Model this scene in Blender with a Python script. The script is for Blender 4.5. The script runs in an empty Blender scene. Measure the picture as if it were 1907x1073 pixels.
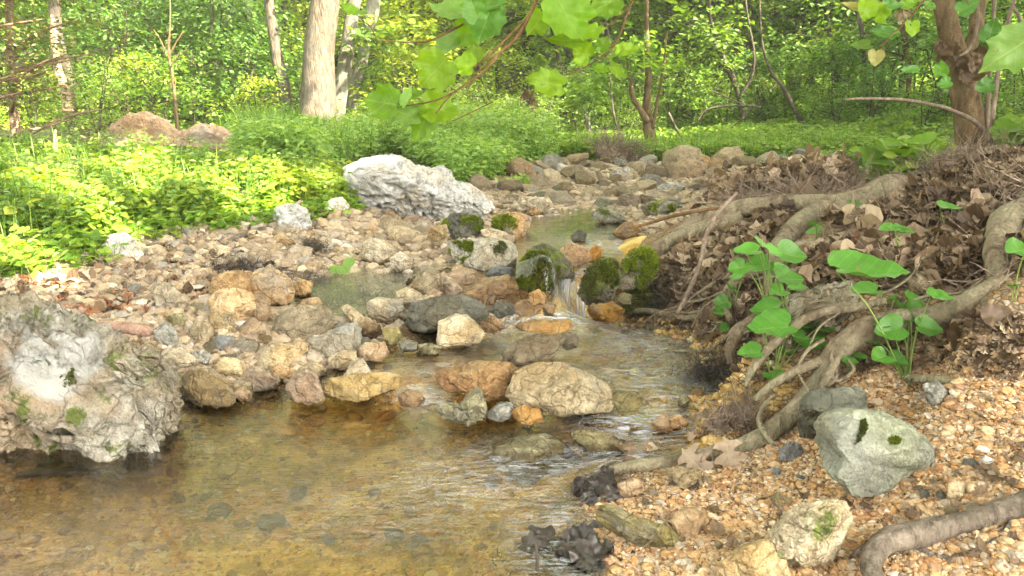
import bpy, math, random
import numpy as np
R = math.radians
C = bpy.context.scene.collection
rng = np.random.default_rng(7)
random.seed(7)

# ------------------------------------------------------------------ camera
F = 1500.0; CX, CY = 953.5, 536.5; HZ = 215.0; CAMH = 0.65
PITCH = math.atan((CY - HZ) / F)
cam = bpy.data.cameras.new('camera'); camo = bpy.data.objects.new('camera', cam); C.objects.link(camo)
camo.location = (0, 0, CAMH); camo.rotation_euler = (math.pi/2 - PITCH, 0, 0)
cam.sensor_width = 36; cam.lens = F / 1907 * 36; cam.clip_end = 500; cam.clip_start = 0.05
bpy.context.scene.camera = camo

# ------------------------------------------------------------------ light
SUN = np.array([0.60, -0.42, 0.70]); SUN /= np.linalg.norm(SUN)
S_EL = math.asin(SUN[2]); S_AZ = math.atan2(SUN[0], SUN[1])
world = bpy.data.worlds.new('World'); bpy.context.scene.world = world; world.use_nodes = True
wn = world.node_tree.nodes; wl = world.node_tree.links
sky = wn.new('ShaderNodeTexSky'); sky.sky_type = 'NISHITA'; sky.sun_disc = False
sky.sun_elevation = S_EL; sky.sun_rotation = S_AZ; sky.dust_density = 8.0; sky.air_density = 1.0; sky.ozone_density = 0.0
hs = wn.new('ShaderNodeHueSaturation'); hs.inputs['Saturation'].default_value = 0.15
wl.new(sky.outputs[0], hs.inputs['Color']); wt = wn.new('ShaderNodeMix'); wt.data_type = 'RGBA'; wt.blend_type = 'MULTIPLY'; wt.inputs[0].default_value = 1; wt.inputs[7].default_value = (1.0, .975, .89, 1)   # light filtered by leaves
wl.new(hs.outputs[0], wt.inputs[6]); wl.new(wt.outputs[2], wn['Background'].inputs['Color'])
wn['Background'].inputs['Strength'].default_value = 0.15
sun = bpy.data.lights.new('sun', 'SUN'); suno = bpy.data.objects.new('sun', sun); C.objects.link(suno)
sun.energy = 5.0; sun.angle = R(0.53); sun.color = (1.0, 0.86, 0.62)
from mathutils import Vector
suno.rotation_euler = Vector(SUN).to_track_quat('Z', 'Y').to_euler()
vs = bpy.context.scene.view_settings
vs.view_transform = 'Standard'; vs.look = 'None'; vs.gamma = 1; vs.use_curve_mapping = False; vs.exposure = 3.35
bpy.context.scene.cycles.max_bounces = 8; bpy.context.scene.cycles.diffuse_bounces = 5
bpy.context.scene.cycles.transparent_max_bounces = 12

# ------------------------------------------------------------------ helpers
def tag(o, label=None, cat=None, group=None, kind=None):
    if label: o['label'] = label
    if cat: o['category'] = cat
    if group: o['group'] = group
    if kind: o['kind'] = kind
    return o

def mesh(name, V, Fs, mat, parent=None, smooth=False, origin=None):
    """V (n,3); Fs array (m,3)/(m,4) or list of such arrays -> ONE mesh object"""
    V = np.asarray(V, dtype=np.float32)
    if origin is not None: V = V - np.asarray(origin, dtype=np.float32)
    if not isinstance(Fs, list): Fs = [Fs]
    Fs = [np.asarray(f, dtype=np.int32) for f in Fs if len(f)]
    me = bpy.data.meshes.new(name)
    me.vertices.add(len(V)); me.vertices.foreach_set('co', V.ravel())
    li = np.concatenate([f.ravel() for f in Fs]); tot = np.concatenate([np.full(len(f), f.shape[1], np.int32) for f in Fs])
    st = np.concatenate([[0], np.cumsum(tot)[:-1]]).astype(np.int32)
    me.loops.add(len(li)); me.loops.foreach_set('vertex_index', li)
    me.polygons.add(len(tot)); me.polygons.foreach_set('loop_start', st); me.polygons.foreach_set('loop_total', tot)
    me.polygons.foreach_set('use_smooth', np.full(len(tot), smooth, dtype=bool))
    me.update(calc_edges=True); me.validate()
    me.materials.append(mat)
    o = bpy.data.objects.new(name, me); C.objects.link(o)
    if origin is not None: o.location = origin
    if parent: o.parent = parent
    return o

def empty(name, loc):
    o = bpy.data.objects.new(name, None); C.objects.link(o); o.location = loc; o.empty_display_size = 0.1
    return o

def local(V, root):
    return np.asarray(V) - np.array(root.location)

# noise ---------------------------------------------------------------
def _h(ix, iy, iz, s):
    n = (ix.astype(np.int64)*374761393 + iy.astype(np.int64)*668265263 + iz.astype(np.int64)*2147483647 + s*1274126177) & 0xffffffff
    n = ((n ^ (n >> 13)) * 1274126177) & 0xffffffff
    n = n ^ (n >> 16)
    return (n & 0xffff) / 32767.5 - 1.0
def vnoise(P, s=0):
    P = np.asarray(P, dtype=np.float64); i = np.floor(P).astype(np.int64); f = P - i
    f = f*f*f*(f*(f*6-15)+10)
    x, y, z = i[:, 0], i[:, 1], i[:, 2]; fx, fy, fz = f[:, 0], f[:, 1], f[:, 2]
    def L(a, b, t): return a + (b-a)*t
    return L(L(L(_h(x,y,z,s), _h(x+1,y,z,s), fx), L(_h(x,y+1,z,s), _h(x+1,y+1,z,s), fx), fy),
             L(L(_h(x,y,z+1,s), _h(x+1,y,z+1,s), fx), L(_h(x,y+1,z+1,s), _h(x+1,y+1,z+1,s), fx), fy), fz)
def fbm(P, s=0, o=4, lac=2.1, g=0.5):
    P = np.asarray(P, dtype=np.float64); a = 1.0; t = 0
    for k in range(o):
        t = t + a*vnoise(P*lac**k + 17.3*k, s+k); a *= g
    return t

_ico = {}
def ico(n):
    if n in _ico: return _ico[n]
    t = (1+5**.5)/2
    V = [(-1,t,0),(1,t,0),(-1,-t,0),(1,-t,0),(0,-1,t),(0,1,t),(0,-1,-t),(0,1,-t),(t,0,-1),(t,0,1),(-t,0,-1),(-t,0,1)]
    Fc = [(0,11,5),(0,5,1),(0,1,7),(0,7,10),(0,10,11),(1,5,9),(5,11,4),(11,10,2),(10,7,6),(7,1,8),(3,9,4),(3,4,2),(3,2,6),(3,6,8),(3,8,9),(4,9,5),(2,4,11),(6,2,10),(8,6,7),(9,8,1)]
    V = [np.array(v)/np.linalg.norm(v) for v in V]
    for _ in range(n):
        c = {}; nf = []
        def mid(a, b):
            k = (a, b) if a < b else (b, a)
            if k not in c:
                m = V[a]+V[b]; V.append(m/np.linalg.norm(m)); c[k] = len(V)-1
            return c[k]
        for a, b, d in Fc:
            ab, bd, da = mid(a,b), mid(b,d), mid(d,a)
            nf += [(a,ab,da),(b,bd,ab),(d,da,bd),(ab,bd,da)]
        Fc = nf
    _ico[n] = (np.array(V), np.array(Fc)); return _ico[n]

# pixel <-> world -----------------------------------------------------
cp, sp = math.cos(PITCH), math.sin(PITCH)
def ray(px, py):
    a = (px-CX)/F; b = -(py-CY)/F
    return np.array([a, cp + b*sp, -sp + b*cp])
def at(px, py, Y):                 # point on the ray of this pixel at distance Y
    d = ray(px, py); return np.array([d[0], d[1], d[2]])*(Y/d[1]) + np.array([0, 0, CAMH])
def atz(px, py, z):                # point on the ray at height z
    d = ray(px, py); t = (z-CAMH)/d[2]; return d*t + np.array([0, 0, CAMH])
def ppx(Y): return Y/F             # metres per photo pixel at distance Y

# terrain -------------------------------------------------------------
CP = [(-150,1150,-.08),(100,1000,-.10),(400,1000,-.12),(700,1000,-.10),(900,1000,-.07),(500,850,-.08),(700,820,-.06),(900,900,-.06),(0,930,-.07),(1000,1060,-.05),(300,880,-.09),(700,1200,-.12),
 (1105,1000,.0),(1050,930,-.02),(1170,1060,.004),(1250,1150,.01),(330,765,-.01),(450,750,-.02),(600,765,-.03),(780,755,-.03),(0,860,-.03),(250,840,-.05),
 (1150,830,-.02),(1250,810,-.01),(1300,740,.02),(1050,800,-.04),(1100,890,-.01),(1180,760,.0),
 (1300,900,.035),(1200,900,.02),(1500,900,.06),(1700,900,.10),(1907,900,.14),(1250,1000,.02),(1500,1050,.05),(1900,1050,.10),(1400,960,.04),(1600,750,.14),(1900,750,.21),(1750,700,.2),(1450,770,.08),(1380,800,.05),(1300,850,.03),
 (1500,620,.22),(1420,640,.15),(1600,540,.30),(1600,460,.33),(1500,480,.30),(1700,450,.36),(1700,370,.42),(1600,380,.38),(1850,450,.40),(1850,360,.46),(1820,300,.47),(1907,300,.5),(1650,620,.24),(1800,600,.30),
 (1400,360,.34),(1500,360,.37),(1330,400,.28),(1400,440,.26),(1330,480,.20),(1250,600,.07),(1330,600,.11),(1240,520,.14),(1250,440,.21),(1350,550,.17),(1330,680,.05),(1390,720,.04),(1280,640,.04),
 (1000,690,.01),(1150,650,.0),(1250,690,.01),(1200,620,.01),(1050,610,.01),(900,640,.015),(850,670,.02),(750,670,.02),(930,700,.01),(1100,600,.0),(1080,735,.0),
 (600,640,.07),(450,640,.07),(350,680,.05),(700,610,.07),(450,690,.02),(560,700,.02),(450,580,.10),(300,560,.13),(150,540,.17),(0,560,.17),(100,480,.22),(0,460,.25),(300,440,.23),(500,440,.21),(620,530,.09),(700,480,.10),(480,535,.10),(400,490,.16),(800,480,.13),(640,560,.09),(550,545,.09),(700,540,.09),(850,560,.09),(770,590,.08),
 (0,360,.36),(300,350,.36),(0,290,.43),(300,265,.45),(550,300,.42),(640,410,.22),(560,380,.28),(700,390,.23),(750,320,.32),(850,350,.26),(900,310,.32),(950,280,.36),(200,420,.27),(450,400,.27),
 (1045,535,.12),(1040,570,.02),(1000,520,.13),(1100,500,.11),(1100,480,.12),(1060,435,.14),(1000,440,.15),(1150,400,.17),(900,440,.16),(1170,450,.19),(1240,350,.2),
 (950,385,.20),(1000,340,.23),(1100,312,.26),(1300,312,.26),(1500,306,.27),(1300,350,.23),(1200,380,.19),(1100,350,.22),(1600,306,.31)]
WP = [(-6,14,.7),(0,14,.45),(6,14,.8),(-12,10,1.2),(12,10,2.6),(0,9,.32),(0,26,2.2),(-15,28,3.2),(15,25,5),(6,6,.9),(4.5,8,.6),(8,3,2),(-6,4,.7),(-4,2,.5),(4,1.5,.8),(2.2,.6,.35),(-2,.6,.1),(0,.45,-.1),(-2.5,1.2,.25),
      (0,60,9),(-50,60,10),(50,60,14),(-40,20,4),(40,20,8),(-12,2,1.4),(3,10,.4),(-3,9.5,.46),(-5,7.5,.5)]
def uv(x, y): return np.stack([x/y, np.log(y)], -1)
def make_field(px_pts, w_pts=(), c=0.03):
    P = [atz(*p) for p in px_pts] + [np.array(p, float) for p in w_pts]
    P = np.array(P); Q = uv(P[:,0], P[:,1])
    d = np.sqrt(((Q[:,None]-Q[None])**2).sum(-1) + c*c)
    n = len(P); A = np.zeros((n+1, n+1)); A[:n,:n] = d; A[n,:n] = 1; A[:n,n] = 1
    w = np.linalg.solve(A + np.diag([1e-4]*n+[0]), np.concatenate([P[:,2], [0]]))
    def f(x, y):
        q = uv(np.asarray(x, float), np.maximum(np.asarray(y, float), .3)); sh = q.shape[:-1]; q = q.reshape(-1, 2)
        out = np.empty(len(q))
        for i in range(0, len(q), 20000):
            dd = np.sqrt(((q[i:i+20000,None]-Q[None])**2).sum(-1) + c*c)
            out[i:i+20000] = dd @ w[:n] + w[n]
        return out.reshape(sh)
    return f
ground0 = make_field(CP, WP)
U0, U1, NU = -2.6, 2.6, 900
sU = np.linspace(-1, 1, NU); UU = 0.85*sU + 1.75*sU**7
VV = np.linspace(math.log(.42), math.log(75), 640)
gu, gv = np.meshgrid(UU, VV)
GY = np.exp(gv); GX = gu*GY
GZ = ground0(GX, GY)
_p = np.stack([GX.ravel(), GY.ravel(), np.zeros(GX.size)], -1)
GZ = GZ + (np.minimum(GY, 12)*0.0035*fbm(_p*2.2, 3, 3).reshape(GX.shape)) + 0.006*fbm(_p*14, 5, 3).reshape(GX.shape)*np.minimum(1, GY) 
def gz(x, y):                       # ground height, bilinear on the (x/y, log y) grid
    x = np.asarray(x, float); y = np.maximum(np.asarray(y, float), .43)
    a = np.interp(np.clip(x/y, U0+.001, U1-.001), UU, np.arange(NU)); b = np.interp(np.log(y), VV, np.arange(len(VV)))
    i = np.clip(np.floor(a).astype(int), 0, NU-2); j = np.clip(np.floor(b).astype(int), 0, len(VV)-2); a = a-i; b = b-j
    return (GZ[j,i]*(1-a)+GZ[j,i+1]*a)*(1-b) + (GZ[j+1,i]*(1-a)+GZ[j+1,i+1]*a)*b
_ys = np.exp(np.linspace(math.log(.45), math.log(60), 1500))
def hit(px, py):                    # first ground point under a pixel
    d = ray(px, py); x = d[0]/d[1]*_ys; z = CAMH + d[2]/d[1]*_ys; g = gz(x, _ys)
    k = np.nonzero(z <= g)[0]
    if len(k) == 0: return np.array([x[-1], _ys[-1], g[-1]])
    k = max(k[0], 1); a = (z[k-1]-g[k-1]); b = (g[k]-z[k]); t = a/(a+b+1e-9); y = _ys[k-1]+(_ys[k]-_ys[k-1])*t
    X = d[0]/d[1]*y
    return np.array([X, y, float(gz(X, y))])
def inpoly(x, y, poly):
    poly = np.asarray(poly); n = len(poly); r = np.zeros(np.shape(x), bool); j = n-1
    for i in range(n):
        xi, yi = poly[i]; xj, yj = poly[j]
        c = ((yi > y) != (yj > y)) & (x < (xj-xi)*(y-yi)/((yj-yi) if yj != yi else 1e-9)+xi); r ^= c; j = i
    return r
def proj(P):                        # world -> photo pixel (used to keep scatter inside areas of the place)
    P = np.asarray(P); d = P - np.array([0,0,CAMH]); fw = d[...,1]*cp - d[...,2]*sp; up = d[...,1]*sp + d[...,2]*cp
    fw = np.maximum(fw, 1e-3)
    return CX + F*d[...,0]/fw, CY - F*up/fw
def scatter(poly, n, seed=0):       # n ground points, spread over the area outlined by photo pixels
    r = np.random.default_rng(seed); poly = np.array(poly, float); out = []
    lo, hi = poly.min(0), poly.max(0)
    W = np.array([hit(*q) for q in poly]);
    while len(out) < n:
        q = r.random((n*2, 2))*(hi-lo)+lo; q = q[inpoly(q[:,0], q[:,1], poly)]
        out += list(q)
    q = np.array(out[:n]); return np.array([hit(a, b) for a, b in q])
def scatter_world(x0, x1, y0, y1, n, seed=0, poly=None):
    r = np.random.default_rng(seed); x = r.uniform(x0, x1, n); y = r.uniform(y0, y1, n); z = gz(x, y)
    P = np.stack([x, y, z], -1)
    if poly is not None:
        a, b = proj(P); P = P[inpoly(a, b, poly)]
    return P
def hits(Q):
    Q = np.asarray(Q, float); out = []
    ys = np.exp(np.linspace(math.log(.45), math.log(60), 500))
    for k in range(0, len(Q), 4000):
        q = Q[k:k+4000]; a = (q[:,0]-CX)/F; b = -(q[:,1]-CY)/F
        dx, dy, dz = a, cp+b*sp, -sp+b*cp
        x = (dx/dy)[:,None]*ys; z = CAMH+(dz/dy)[:,None]*ys; g = gz(x, np.broadcast_to(ys, x.shape)); m = z <= g
        i = np.where(m.any(1), m.argmax(1), len(ys)-1); i = np.maximum(i, 1); r = np.arange(len(q))
        A = z[r,i-1]-g[r,i-1]; B = g[r,i]-z[r,i]; t = np.clip(A/(A+B+1e-9), 0, 1); y = ys[i-1]+(ys[i]-ys[i-1])*t
        X = dx/dy*y; out.append(np.stack([X, y, gz(X, y)], -1))
    return np.concatenate(out)
def scatter(poly, n, seed=0):
    r = np.random.default_rng(seed); poly = np.array(poly, float); lo, hi = poly.min(0), poly.max(0); out = np.zeros((0,2))
    while len(out) < n:
        q = r.random((n*2, 2))*(hi-lo)+lo; out = np.concatenate([out, q[inpoly(q[:,0], q[:,1], poly)]])
    return hits(out[:n])

# ------------------------------------------------------------------ materials
class NT:
    def __init__(s, name):
        s.m = bpy.data.materials.new(name); s.m.use_nodes = True; s.t = s.m.node_tree; s.n = s.t.nodes; s.l = s.t.links
        s.b = s.n['Principled BSDF']; s.out = s.n['Material Output']
    def add(s, ty, **k):
        n = s.n.new(ty)
        for a, v in k.items(): setattr(n, a, v)
        return n
    def link(s, a, b): s.l.new(a, b)
    def coord(s, kind='Object', scale=(1,1,1)):
        tc = s.add('ShaderNodeTexCoord'); mp = s.add('ShaderNodeMapping'); mp.inputs['Scale'].default_value = scale
        s.link(tc.outputs[kind], mp.inputs[0]); return mp.outputs[0]
    def noise(s, vec, scale, detail=5, rough=.55, dist=0):
        n = s.add('ShaderNodeTexNoise'); n.inputs['Scale'].default_value = scale; n.inputs['Detail'].default_value = detail
        n.inputs['Roughness'].default_value = rough; n.inputs['Distortion'].default_value = dist
        s.link(vec, n.inputs['Vector']); return n.outputs['Fac']
    def voro(s, vec, scale, feature='F1', out='Distance'):
        n = s.add('ShaderNodeTexVoronoi', feature=feature); n.inputs['Scale'].default_value = scale; s.link(vec, n.inputs['Vector']); return n.outputs[out]
    def ramp(s, fac, stops, interp='LINEAR'):
        n = s.add('ShaderNodeValToRGB'); cr = n.color_ramp; cr.interpolation = interp
        while len(cr.elements) < len(stops): cr.elements.new(.5)
        for e, (p, c) in zip(cr.elements, stops):
            e.position = p; e.color = (*c, 1) if len(c) == 3 else c
        s.link(fac, n.inputs[0]); return n.outputs[0]
    def mix(s, fac, a, b, mode='MIX'):
        n = s.add('ShaderNodeMix', data_type='RGBA', blend_type=mode)
        for v, i in ((fac, 0), (a, 6), (b, 7)):
            if hasattr(v, 'links') or isinstance(v, bpy.types.NodeSocket): s.link(v, n.inputs[i])
            else: n.inputs[i].default_value = v if i == 0 else (*v, 1)
        return n.outputs[2]
    def math(s, op, a, b=0.0):
        n = s.add('ShaderNodeMath', operation=op)
        for v, i in ((a, 0), (b, 1)):
            if isinstance(v, bpy.types.NodeSocket): s.link(v, n.inputs[i])
            else: n.inputs[i].default_value = v
        return n.outputs[0]
    def bump(s, h, strength=.5, dist=.01, normal=None):
        n = s.add('ShaderNodeBump'); n.inputs['Strength'].default_value = strength; n.inputs['Distance'].default_value = dist
        s.link(h, n.inputs['Height'])
        if normal: s.link(normal, n.inputs['Normal'])
        return n.outputs[0]

def mat_rock(name, cols, rough=.85, speck=.35, moss=0, stain=None, scale=1, bump=.5, hue=.25, veins=False, crack=.6, pale=None):
    """cols: dark, mid, light real stone colours"""
    s = NT(name); v = s.coord('Object')
    oi = s.add('ShaderNodeObjectInfo')
    off = s.add('ShaderNodeVectorMath', operation='ADD'); s.link(v, off.inputs[0])
    sc = s.add('ShaderNodeVectorMath', operation='SCALE'); sc.inputs[3].default_value = 37.0
    cb = s.add('ShaderNodeCombineXYZ'); s.link(oi.outputs['Random'], cb.inputs[0]); s.link(oi.outputs['Random'], cb.inputs[2]); s.link(cb.outputs[0], sc.inputs[0]); s.link(sc.outputs[0], off.inputs[1])
    v = off.outputs[0]
    n1 = s.noise(v, 9*scale, 6, .62, .4); n2 = s.noise(v, 45*scale, 5, .7); n3 = s.noise(v, 230, 3, .8); n4 = s.noise(v, 3.5*scale, 3)
    c = s.ramp(n1, [(.36, cols[0]), (.5, cols[1]), (.62, cols[2])])
    c2 = s.ramp(n2, [(.38, tuple(x*.42 for x in cols[1])), (.5, cols[1]), (.62, tuple(min(.85, x*1.3) for x in cols[2]))])
    c = s.mix(.45, c, c2)
    if stain: c = s.mix(s.ramp(n4, [(.46, (0,0,0)), (.6, (1,1,1))]), c, stain)
    n5 = s.noise(v, 5*scale, 4, .6, .8)
    c = s.mix(s.ramp(n5, [(.50,(0,0,0)), (.62,(.55,.55,.55))]), c, (cols[1][0]*1.0, cols[1][1]*.84, cols[1][2]*.62))
    c = s.mix(s.ramp(s.noise(v, 7*scale, 4, .6, .3), [(.54,(0,0,0)), (.66,(.6,.6,.6))]), c, (sum(cols[1])/3*.95, sum(cols[1])/3*.93, sum(cols[1])/3*.85))
    dn = s.add('ShaderNodeVectorMath', operation='ADD'); nz = s.add('ShaderNodeTexNoise'); nz.inputs['Scale'].default_value = 20*scale; s.link(v, nz.inputs['Vector'])
    sc2 = s.add('ShaderNodeVectorMath', operation='SCALE'); sc2.inputs[3].default_value = .09/scale; s.link(nz.outputs['Color'], sc2.inputs[0]); s.link(v, dn.inputs[0]); s.link(sc2.outputs[0], dn.inputs[1])
    ck = s.voro(dn.outputs[0], 16*scale, 'DISTANCE_TO_EDGE'); ckm = s.ramp(ck, [(0,(.42,.38,.33)), (.05,(1,1,1))])
    c = s.mix(crack, c, ckm, 'MULTIPLY')
    sp_ = s.ramp(n3, [(.35, (1-speck,)*3), (.5, (1,1,1)), (.68, (1+speck*.4,)*3)])
    c = s.mix(1.0, c, sp_, 'MULTIPLY')
    if veins:
        w = s.add('ShaderNodeTexWave', wave_type='BANDS', bands_direction='Z'); w.inputs['Scale'].default_value = 6; w.inputs['Distortion'].default_value = 9; w.inputs['Detail'].default_value = 4; s.link(v, w.inputs['Vector'])
        c = s.mix(s.ramp(w.outputs['Fac'], [(.55, (0,0,0)), (.8, (.6,.6,.6))]), c, cols[0])
    if hue:
        h = s.add('ShaderNodeHueSaturation'); mr = s.add('ShaderNodeMapRange'); s.link(oi.outputs['Random'], mr.inputs[0]); mr.inputs[3].default_value = 1-hue; mr.inputs[4].default_value = 1+hue*.8
        s.link(mr.outputs[0], h.inputs['Value']); s.link(c, h.inputs['Color']); 
        ms = s.add('ShaderNodeMath', operation='FRACT'); mm = s.math('MULTIPLY', oi.outputs['Random'], 7.31); s.link(mm, ms.inputs[0])
        mr2 = s.add('ShaderNodeMapRange'); s.link(ms.outputs[0], mr2.inputs[0]); mr2.inputs[3].default_value = .85; mr2.inputs[4].default_value = 1.12; s.link(mr2.outputs[0], h.inputs['Saturation'])
        c = h.outputs[0]
    if moss:
        g = s.add('ShaderNodeNewGeometry'); sx = s.add('ShaderNodeSeparateXYZ'); s.link(g.outputs['Normal'], sx.inputs[0])
        mn = s.noise(v, 14, 5, .7)
        f = s.ramp(mn, [(.60-.2*moss, (0,0,0)), (.68-.2*moss, (1,1,1))])
        mc = s.ramp(n2, [(.35, (.04,.05,.01)), (.65, (.12,.15,.022))])
        c = s.mix(f, c, mc)
    if pale:
        tc = s.coord('Object'); d = s.add('ShaderNodeVectorMath', operation='DISTANCE'); s.link(tc, d.inputs[0]); d.inputs[1].default_value = pale[0]
        dd = s.math('ADD', d.outputs['Value'], s.math('MULTIPLY', s.math('SUBTRACT', n1, .5), pale[1]*1.6))
        c = s.mix(s.ramp(s.math('DIVIDE', dd, pale[1]), [(.75,(.95,.95,.95)), (1.0,(0,0,0))]), c, s.mix(n2, (.27,.265,.24), (.43,.425,.40)))
    wa = s.add('ShaderNodeAttribute', attribute_name='wet'); wn_ = s.math('ADD', wa.outputs['Fac'], 0.0)
    c = s.mix(wn_, c, s.mix(1.0, c, (.42,.36,.28), 'MULTIPLY'))
    rr = s.add('ShaderNodeMapRange'); s.link(wn_, rr.inputs[0]); rr.inputs[3].default_value = rough; rr.inputs[4].default_value = .18
    s.link(c, s.b.inputs['Base Color']); s.link(rr.outputs[0], s.b.inputs['Roughness']); s.b.inputs['Specular IOR Level'].default_value = .35
    vo = s.voro(v, 60*scale, 'DISTANCE_TO_EDGE')
    hh = s.math('ADD', s.math('MULTIPLY', n2, 1.0), s.math('MULTIPLY', n3, .35)); 
    hh = s.math('ADD', hh, s.math('MULTIPLY', n1, 1.5)); hh = s.math('ADD', hh, s.math('MULTIPLY', s.math('MINIMUM', s.math('MULTIPLY', ck, 9.0), .6), crack))
    pv = s.ramp(s.voro(v, 34*scale, 'F1'), [(0,(0,0,0)), (.22,(1,1,1))]); pm = s.ramp(n4, [(.45,(0,0,0)), (.6,(1,1,1))]); hh = s.math('ADD', hh, s.math('MULTIPLY', s.math('MULTIPLY', pv, pm), .35))
    s.link(s.bump(hh, min(1, bump*1.5), .016), s.b.inputs['Normal'])
    return s.m

M = {}
M['tan']    = mat_rock('tan_stone', [(.16,.115,.055), (.31,.24,.135), (.43,.35,.22)])
M['cream']  = mat_rock('cream_stone', [(.22,.17,.10), (.38,.31,.20), (.52,.45,.32)])
M['orange'] = mat_rock('orange_stone', [(.16,.09,.04), (.32,.21,.105), (.44,.33,.20)])
M['amber']  = mat_rock('amber_wet_stone', [(.11,.05,.015), (.29,.155,.045), (.40,.27,.11)], rough=.3, speck=.3)
M['grey']   = mat_rock('grey_stone', [(.12,.115,.095), (.24,.23,.195), (.38,.37,.32)])
M['dark']   = mat_rock('dark_stone', [(.04,.04,.03), (.09,.088,.065), (.16,.15,.115)], rough=.7)
M['slate']  = mat_rock('smooth_slate_stone', [(.09,.095,.10), (.14,.15,.16), (.20,.21,.22)], rough=.5, bump=.25)
M['white']  = mat_rock('white_stone', [(.30,.28,.24), (.48,.46,.41), (.62,.60,.56)], speck=.2)
M['brown']  = mat_rock('brown_stone', [(.085,.062,.034), (.185,.142,.082), (.29,.235,.145)])
M['red']    = mat_rock('red_stone', [(.12,.065,.035), (.26,.175,.105), (.42,.34,.23)], rough=.5)
M['olive']  = mat_rock('olive_stone', [(.09,.08,.03), (.20,.175,.08), (.31,.28,.155)], rough=.45)
M['mossy']  = mat_rock('mossy_stone', [(.10,.10,.07), (.22,.21,.16), (.33,.32,.26)], moss=.5)
M['mossdark'] = mat_rock('dark_mossy_stone', [(.04,.035,.022), (.095,.08,.05), (.16,.14,.095)], moss=.55, hue=0)
M['green']  = mat_rock('green_grey_stone', [(.09,.09,.055), (.17,.18,.12), (.27,.29,.21)], crack=.25, bump=.3, hue=0)
M['lime']   = mat_rock('limestone', [(.26,.255,.23), (.46,.455,.43), (.58,.575,.55)], speck=.25, crack=.3, bump=.5, hue=0)
M['wetbrown'] = mat_rock('wet_brown_stone', [(.07,.045,.02), (.19,.12,.055), (.30,.21,.10)], rough=.28)

def mat_leaf(name, stops, trans=.4, rough=.45, obj=.12, veins=0):
    s = NT(name); g = s.add('ShaderNodeNewGeometry')
    c = s.ramp(g.outputs['Random Per Island'], stops)
    oi = s.add('ShaderNodeObjectInfo'); h = s.add('ShaderNodeHueSaturation'); mr = s.add('ShaderNodeMapRange')
    s.link(oi.outputs['Random'], mr.inputs[0]); mr.inputs[3].default_value = 1-obj*2; mr.inputs[4].default_value = 1+obj*2
    s.link(mr.outputs[0], h.inputs['Value']); s.link(c, h.inputs['Color']); c = h.outputs[0]
    if veins:
        la = s.add('ShaderNodeAttribute', attribute_name='luv'); lx = s.add('ShaderNodeSeparateXYZ'); s.link(la.outputs['Vector'], lx.inputs[0]); ax = s.math('ABSOLUTE', lx.outputs[0])
        t = s.math('FRACT', s.math('MULTIPLY', s.math('SUBTRACT', lx.outputs[1], s.math('MULTIPLY', ax, .85)), 6.5)); d = s.math('ABSOLUTE', s.math('SUBTRACT', t, .5))
        vm = s.math('MAXIMUM', s.ramp(d, [(0,(.7,.7,.7)), (.07,(0,0,0))]), s.ramp(ax, [(0,(1,1,1)), (.022,(0,0,0))]))
        c = s.mix(s.math('MULTIPLY', vm, .5), c, s.mix(.55, c, (.42,.50,.18)))
        sv_ = s.coord('Object'); c = s.mix(s.ramp(s.noise(sv_, 75, 2, .5), [(.70,(0,0,0)), (.74,(.8,.8,.8))]), c, (.22,.14,.05))
        v = s.coord('Object'); n = s.noise(v, 60, 4, .6); c = s.mix(.5, c, s.mix(1.0, c, s.ramp(n, [(.3,(.7,.75,.7)),(.7,(1.25,1.2,1.2))]), 'MULTIPLY'))
    s.link(c, s.b.inputs['Base Color']); s.b.inputs['Roughness'].default_value = rough; s.b.inputs['Specular IOR Level'].default_value = .4
    tr = s.add('ShaderNodeBsdfTranslucent'); tc = s.mix(1.0, c, (1.35, 1.25, .35), 'MULTIPLY'); s.link(tc, tr.inputs[0])
    mx = s.add('ShaderNodeMixShader'); mx.inputs[0].default_value = trans
    s.link(s.b.outputs[0], mx.inputs[1]); s.link(tr.outputs[0], mx.inputs[2]); s.link(mx.outputs[0], s.out.inputs[0])
    return s.m
M['leaf']   = mat_leaf('forest_leaf', [(0,(.075,.155,.028)), (.5,(.135,.25,.045)), (1,(.22,.34,.07))], trans=.5)
M['leafd']  = mat_leaf('deep_green_leaf', [(0,(.05,.12,.025)), (.5,(.09,.19,.04)), (1,(.14,.26,.055))], trans=.45)
M['leafy']  = mat_leaf('yellow_green_leaf', [(0,(.14,.24,.02)), (.5,(.26,.37,.035)), (1,(.42,.46,.09))], trans=.5)
M['herb']   = mat_leaf('herb_leaf', [(0,(.09,.19,.018)), (.5,(.17,.31,.03)), (1,(.32,.42,.06))], trans=.45)
M['herbf']  = mat_leaf('fine_herb_leaf', [(0,(.11,.21,.045)), (.5,(.19,.32,.07)), (1,(.30,.41,.10))], trans=.45)
M['grass']  = mat_leaf('grass_blade', [(0,(.05,.13,.012)), (.6,(.11,.23,.025)), (1,(.22,.30,.05))], trans=.35)
M['violet'] = mat_leaf('heart_leaf', [(0,(.055,.17,.022)), (.5,(.09,.25,.03)), (1,(.15,.32,.035))], trans=.3, veins=1)
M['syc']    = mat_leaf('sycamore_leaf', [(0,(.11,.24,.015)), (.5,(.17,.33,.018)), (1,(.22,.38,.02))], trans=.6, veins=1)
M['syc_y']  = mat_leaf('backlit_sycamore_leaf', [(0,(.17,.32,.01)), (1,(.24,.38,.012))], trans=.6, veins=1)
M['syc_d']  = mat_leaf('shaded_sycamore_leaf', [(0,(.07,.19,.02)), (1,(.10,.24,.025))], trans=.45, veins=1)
M['syc_p']  = mat_leaf('pale_sycamore_leaf', [(0,(.16,.31,.06)), (1,(.21,.36,.08))], trans=.5, veins=1)
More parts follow.
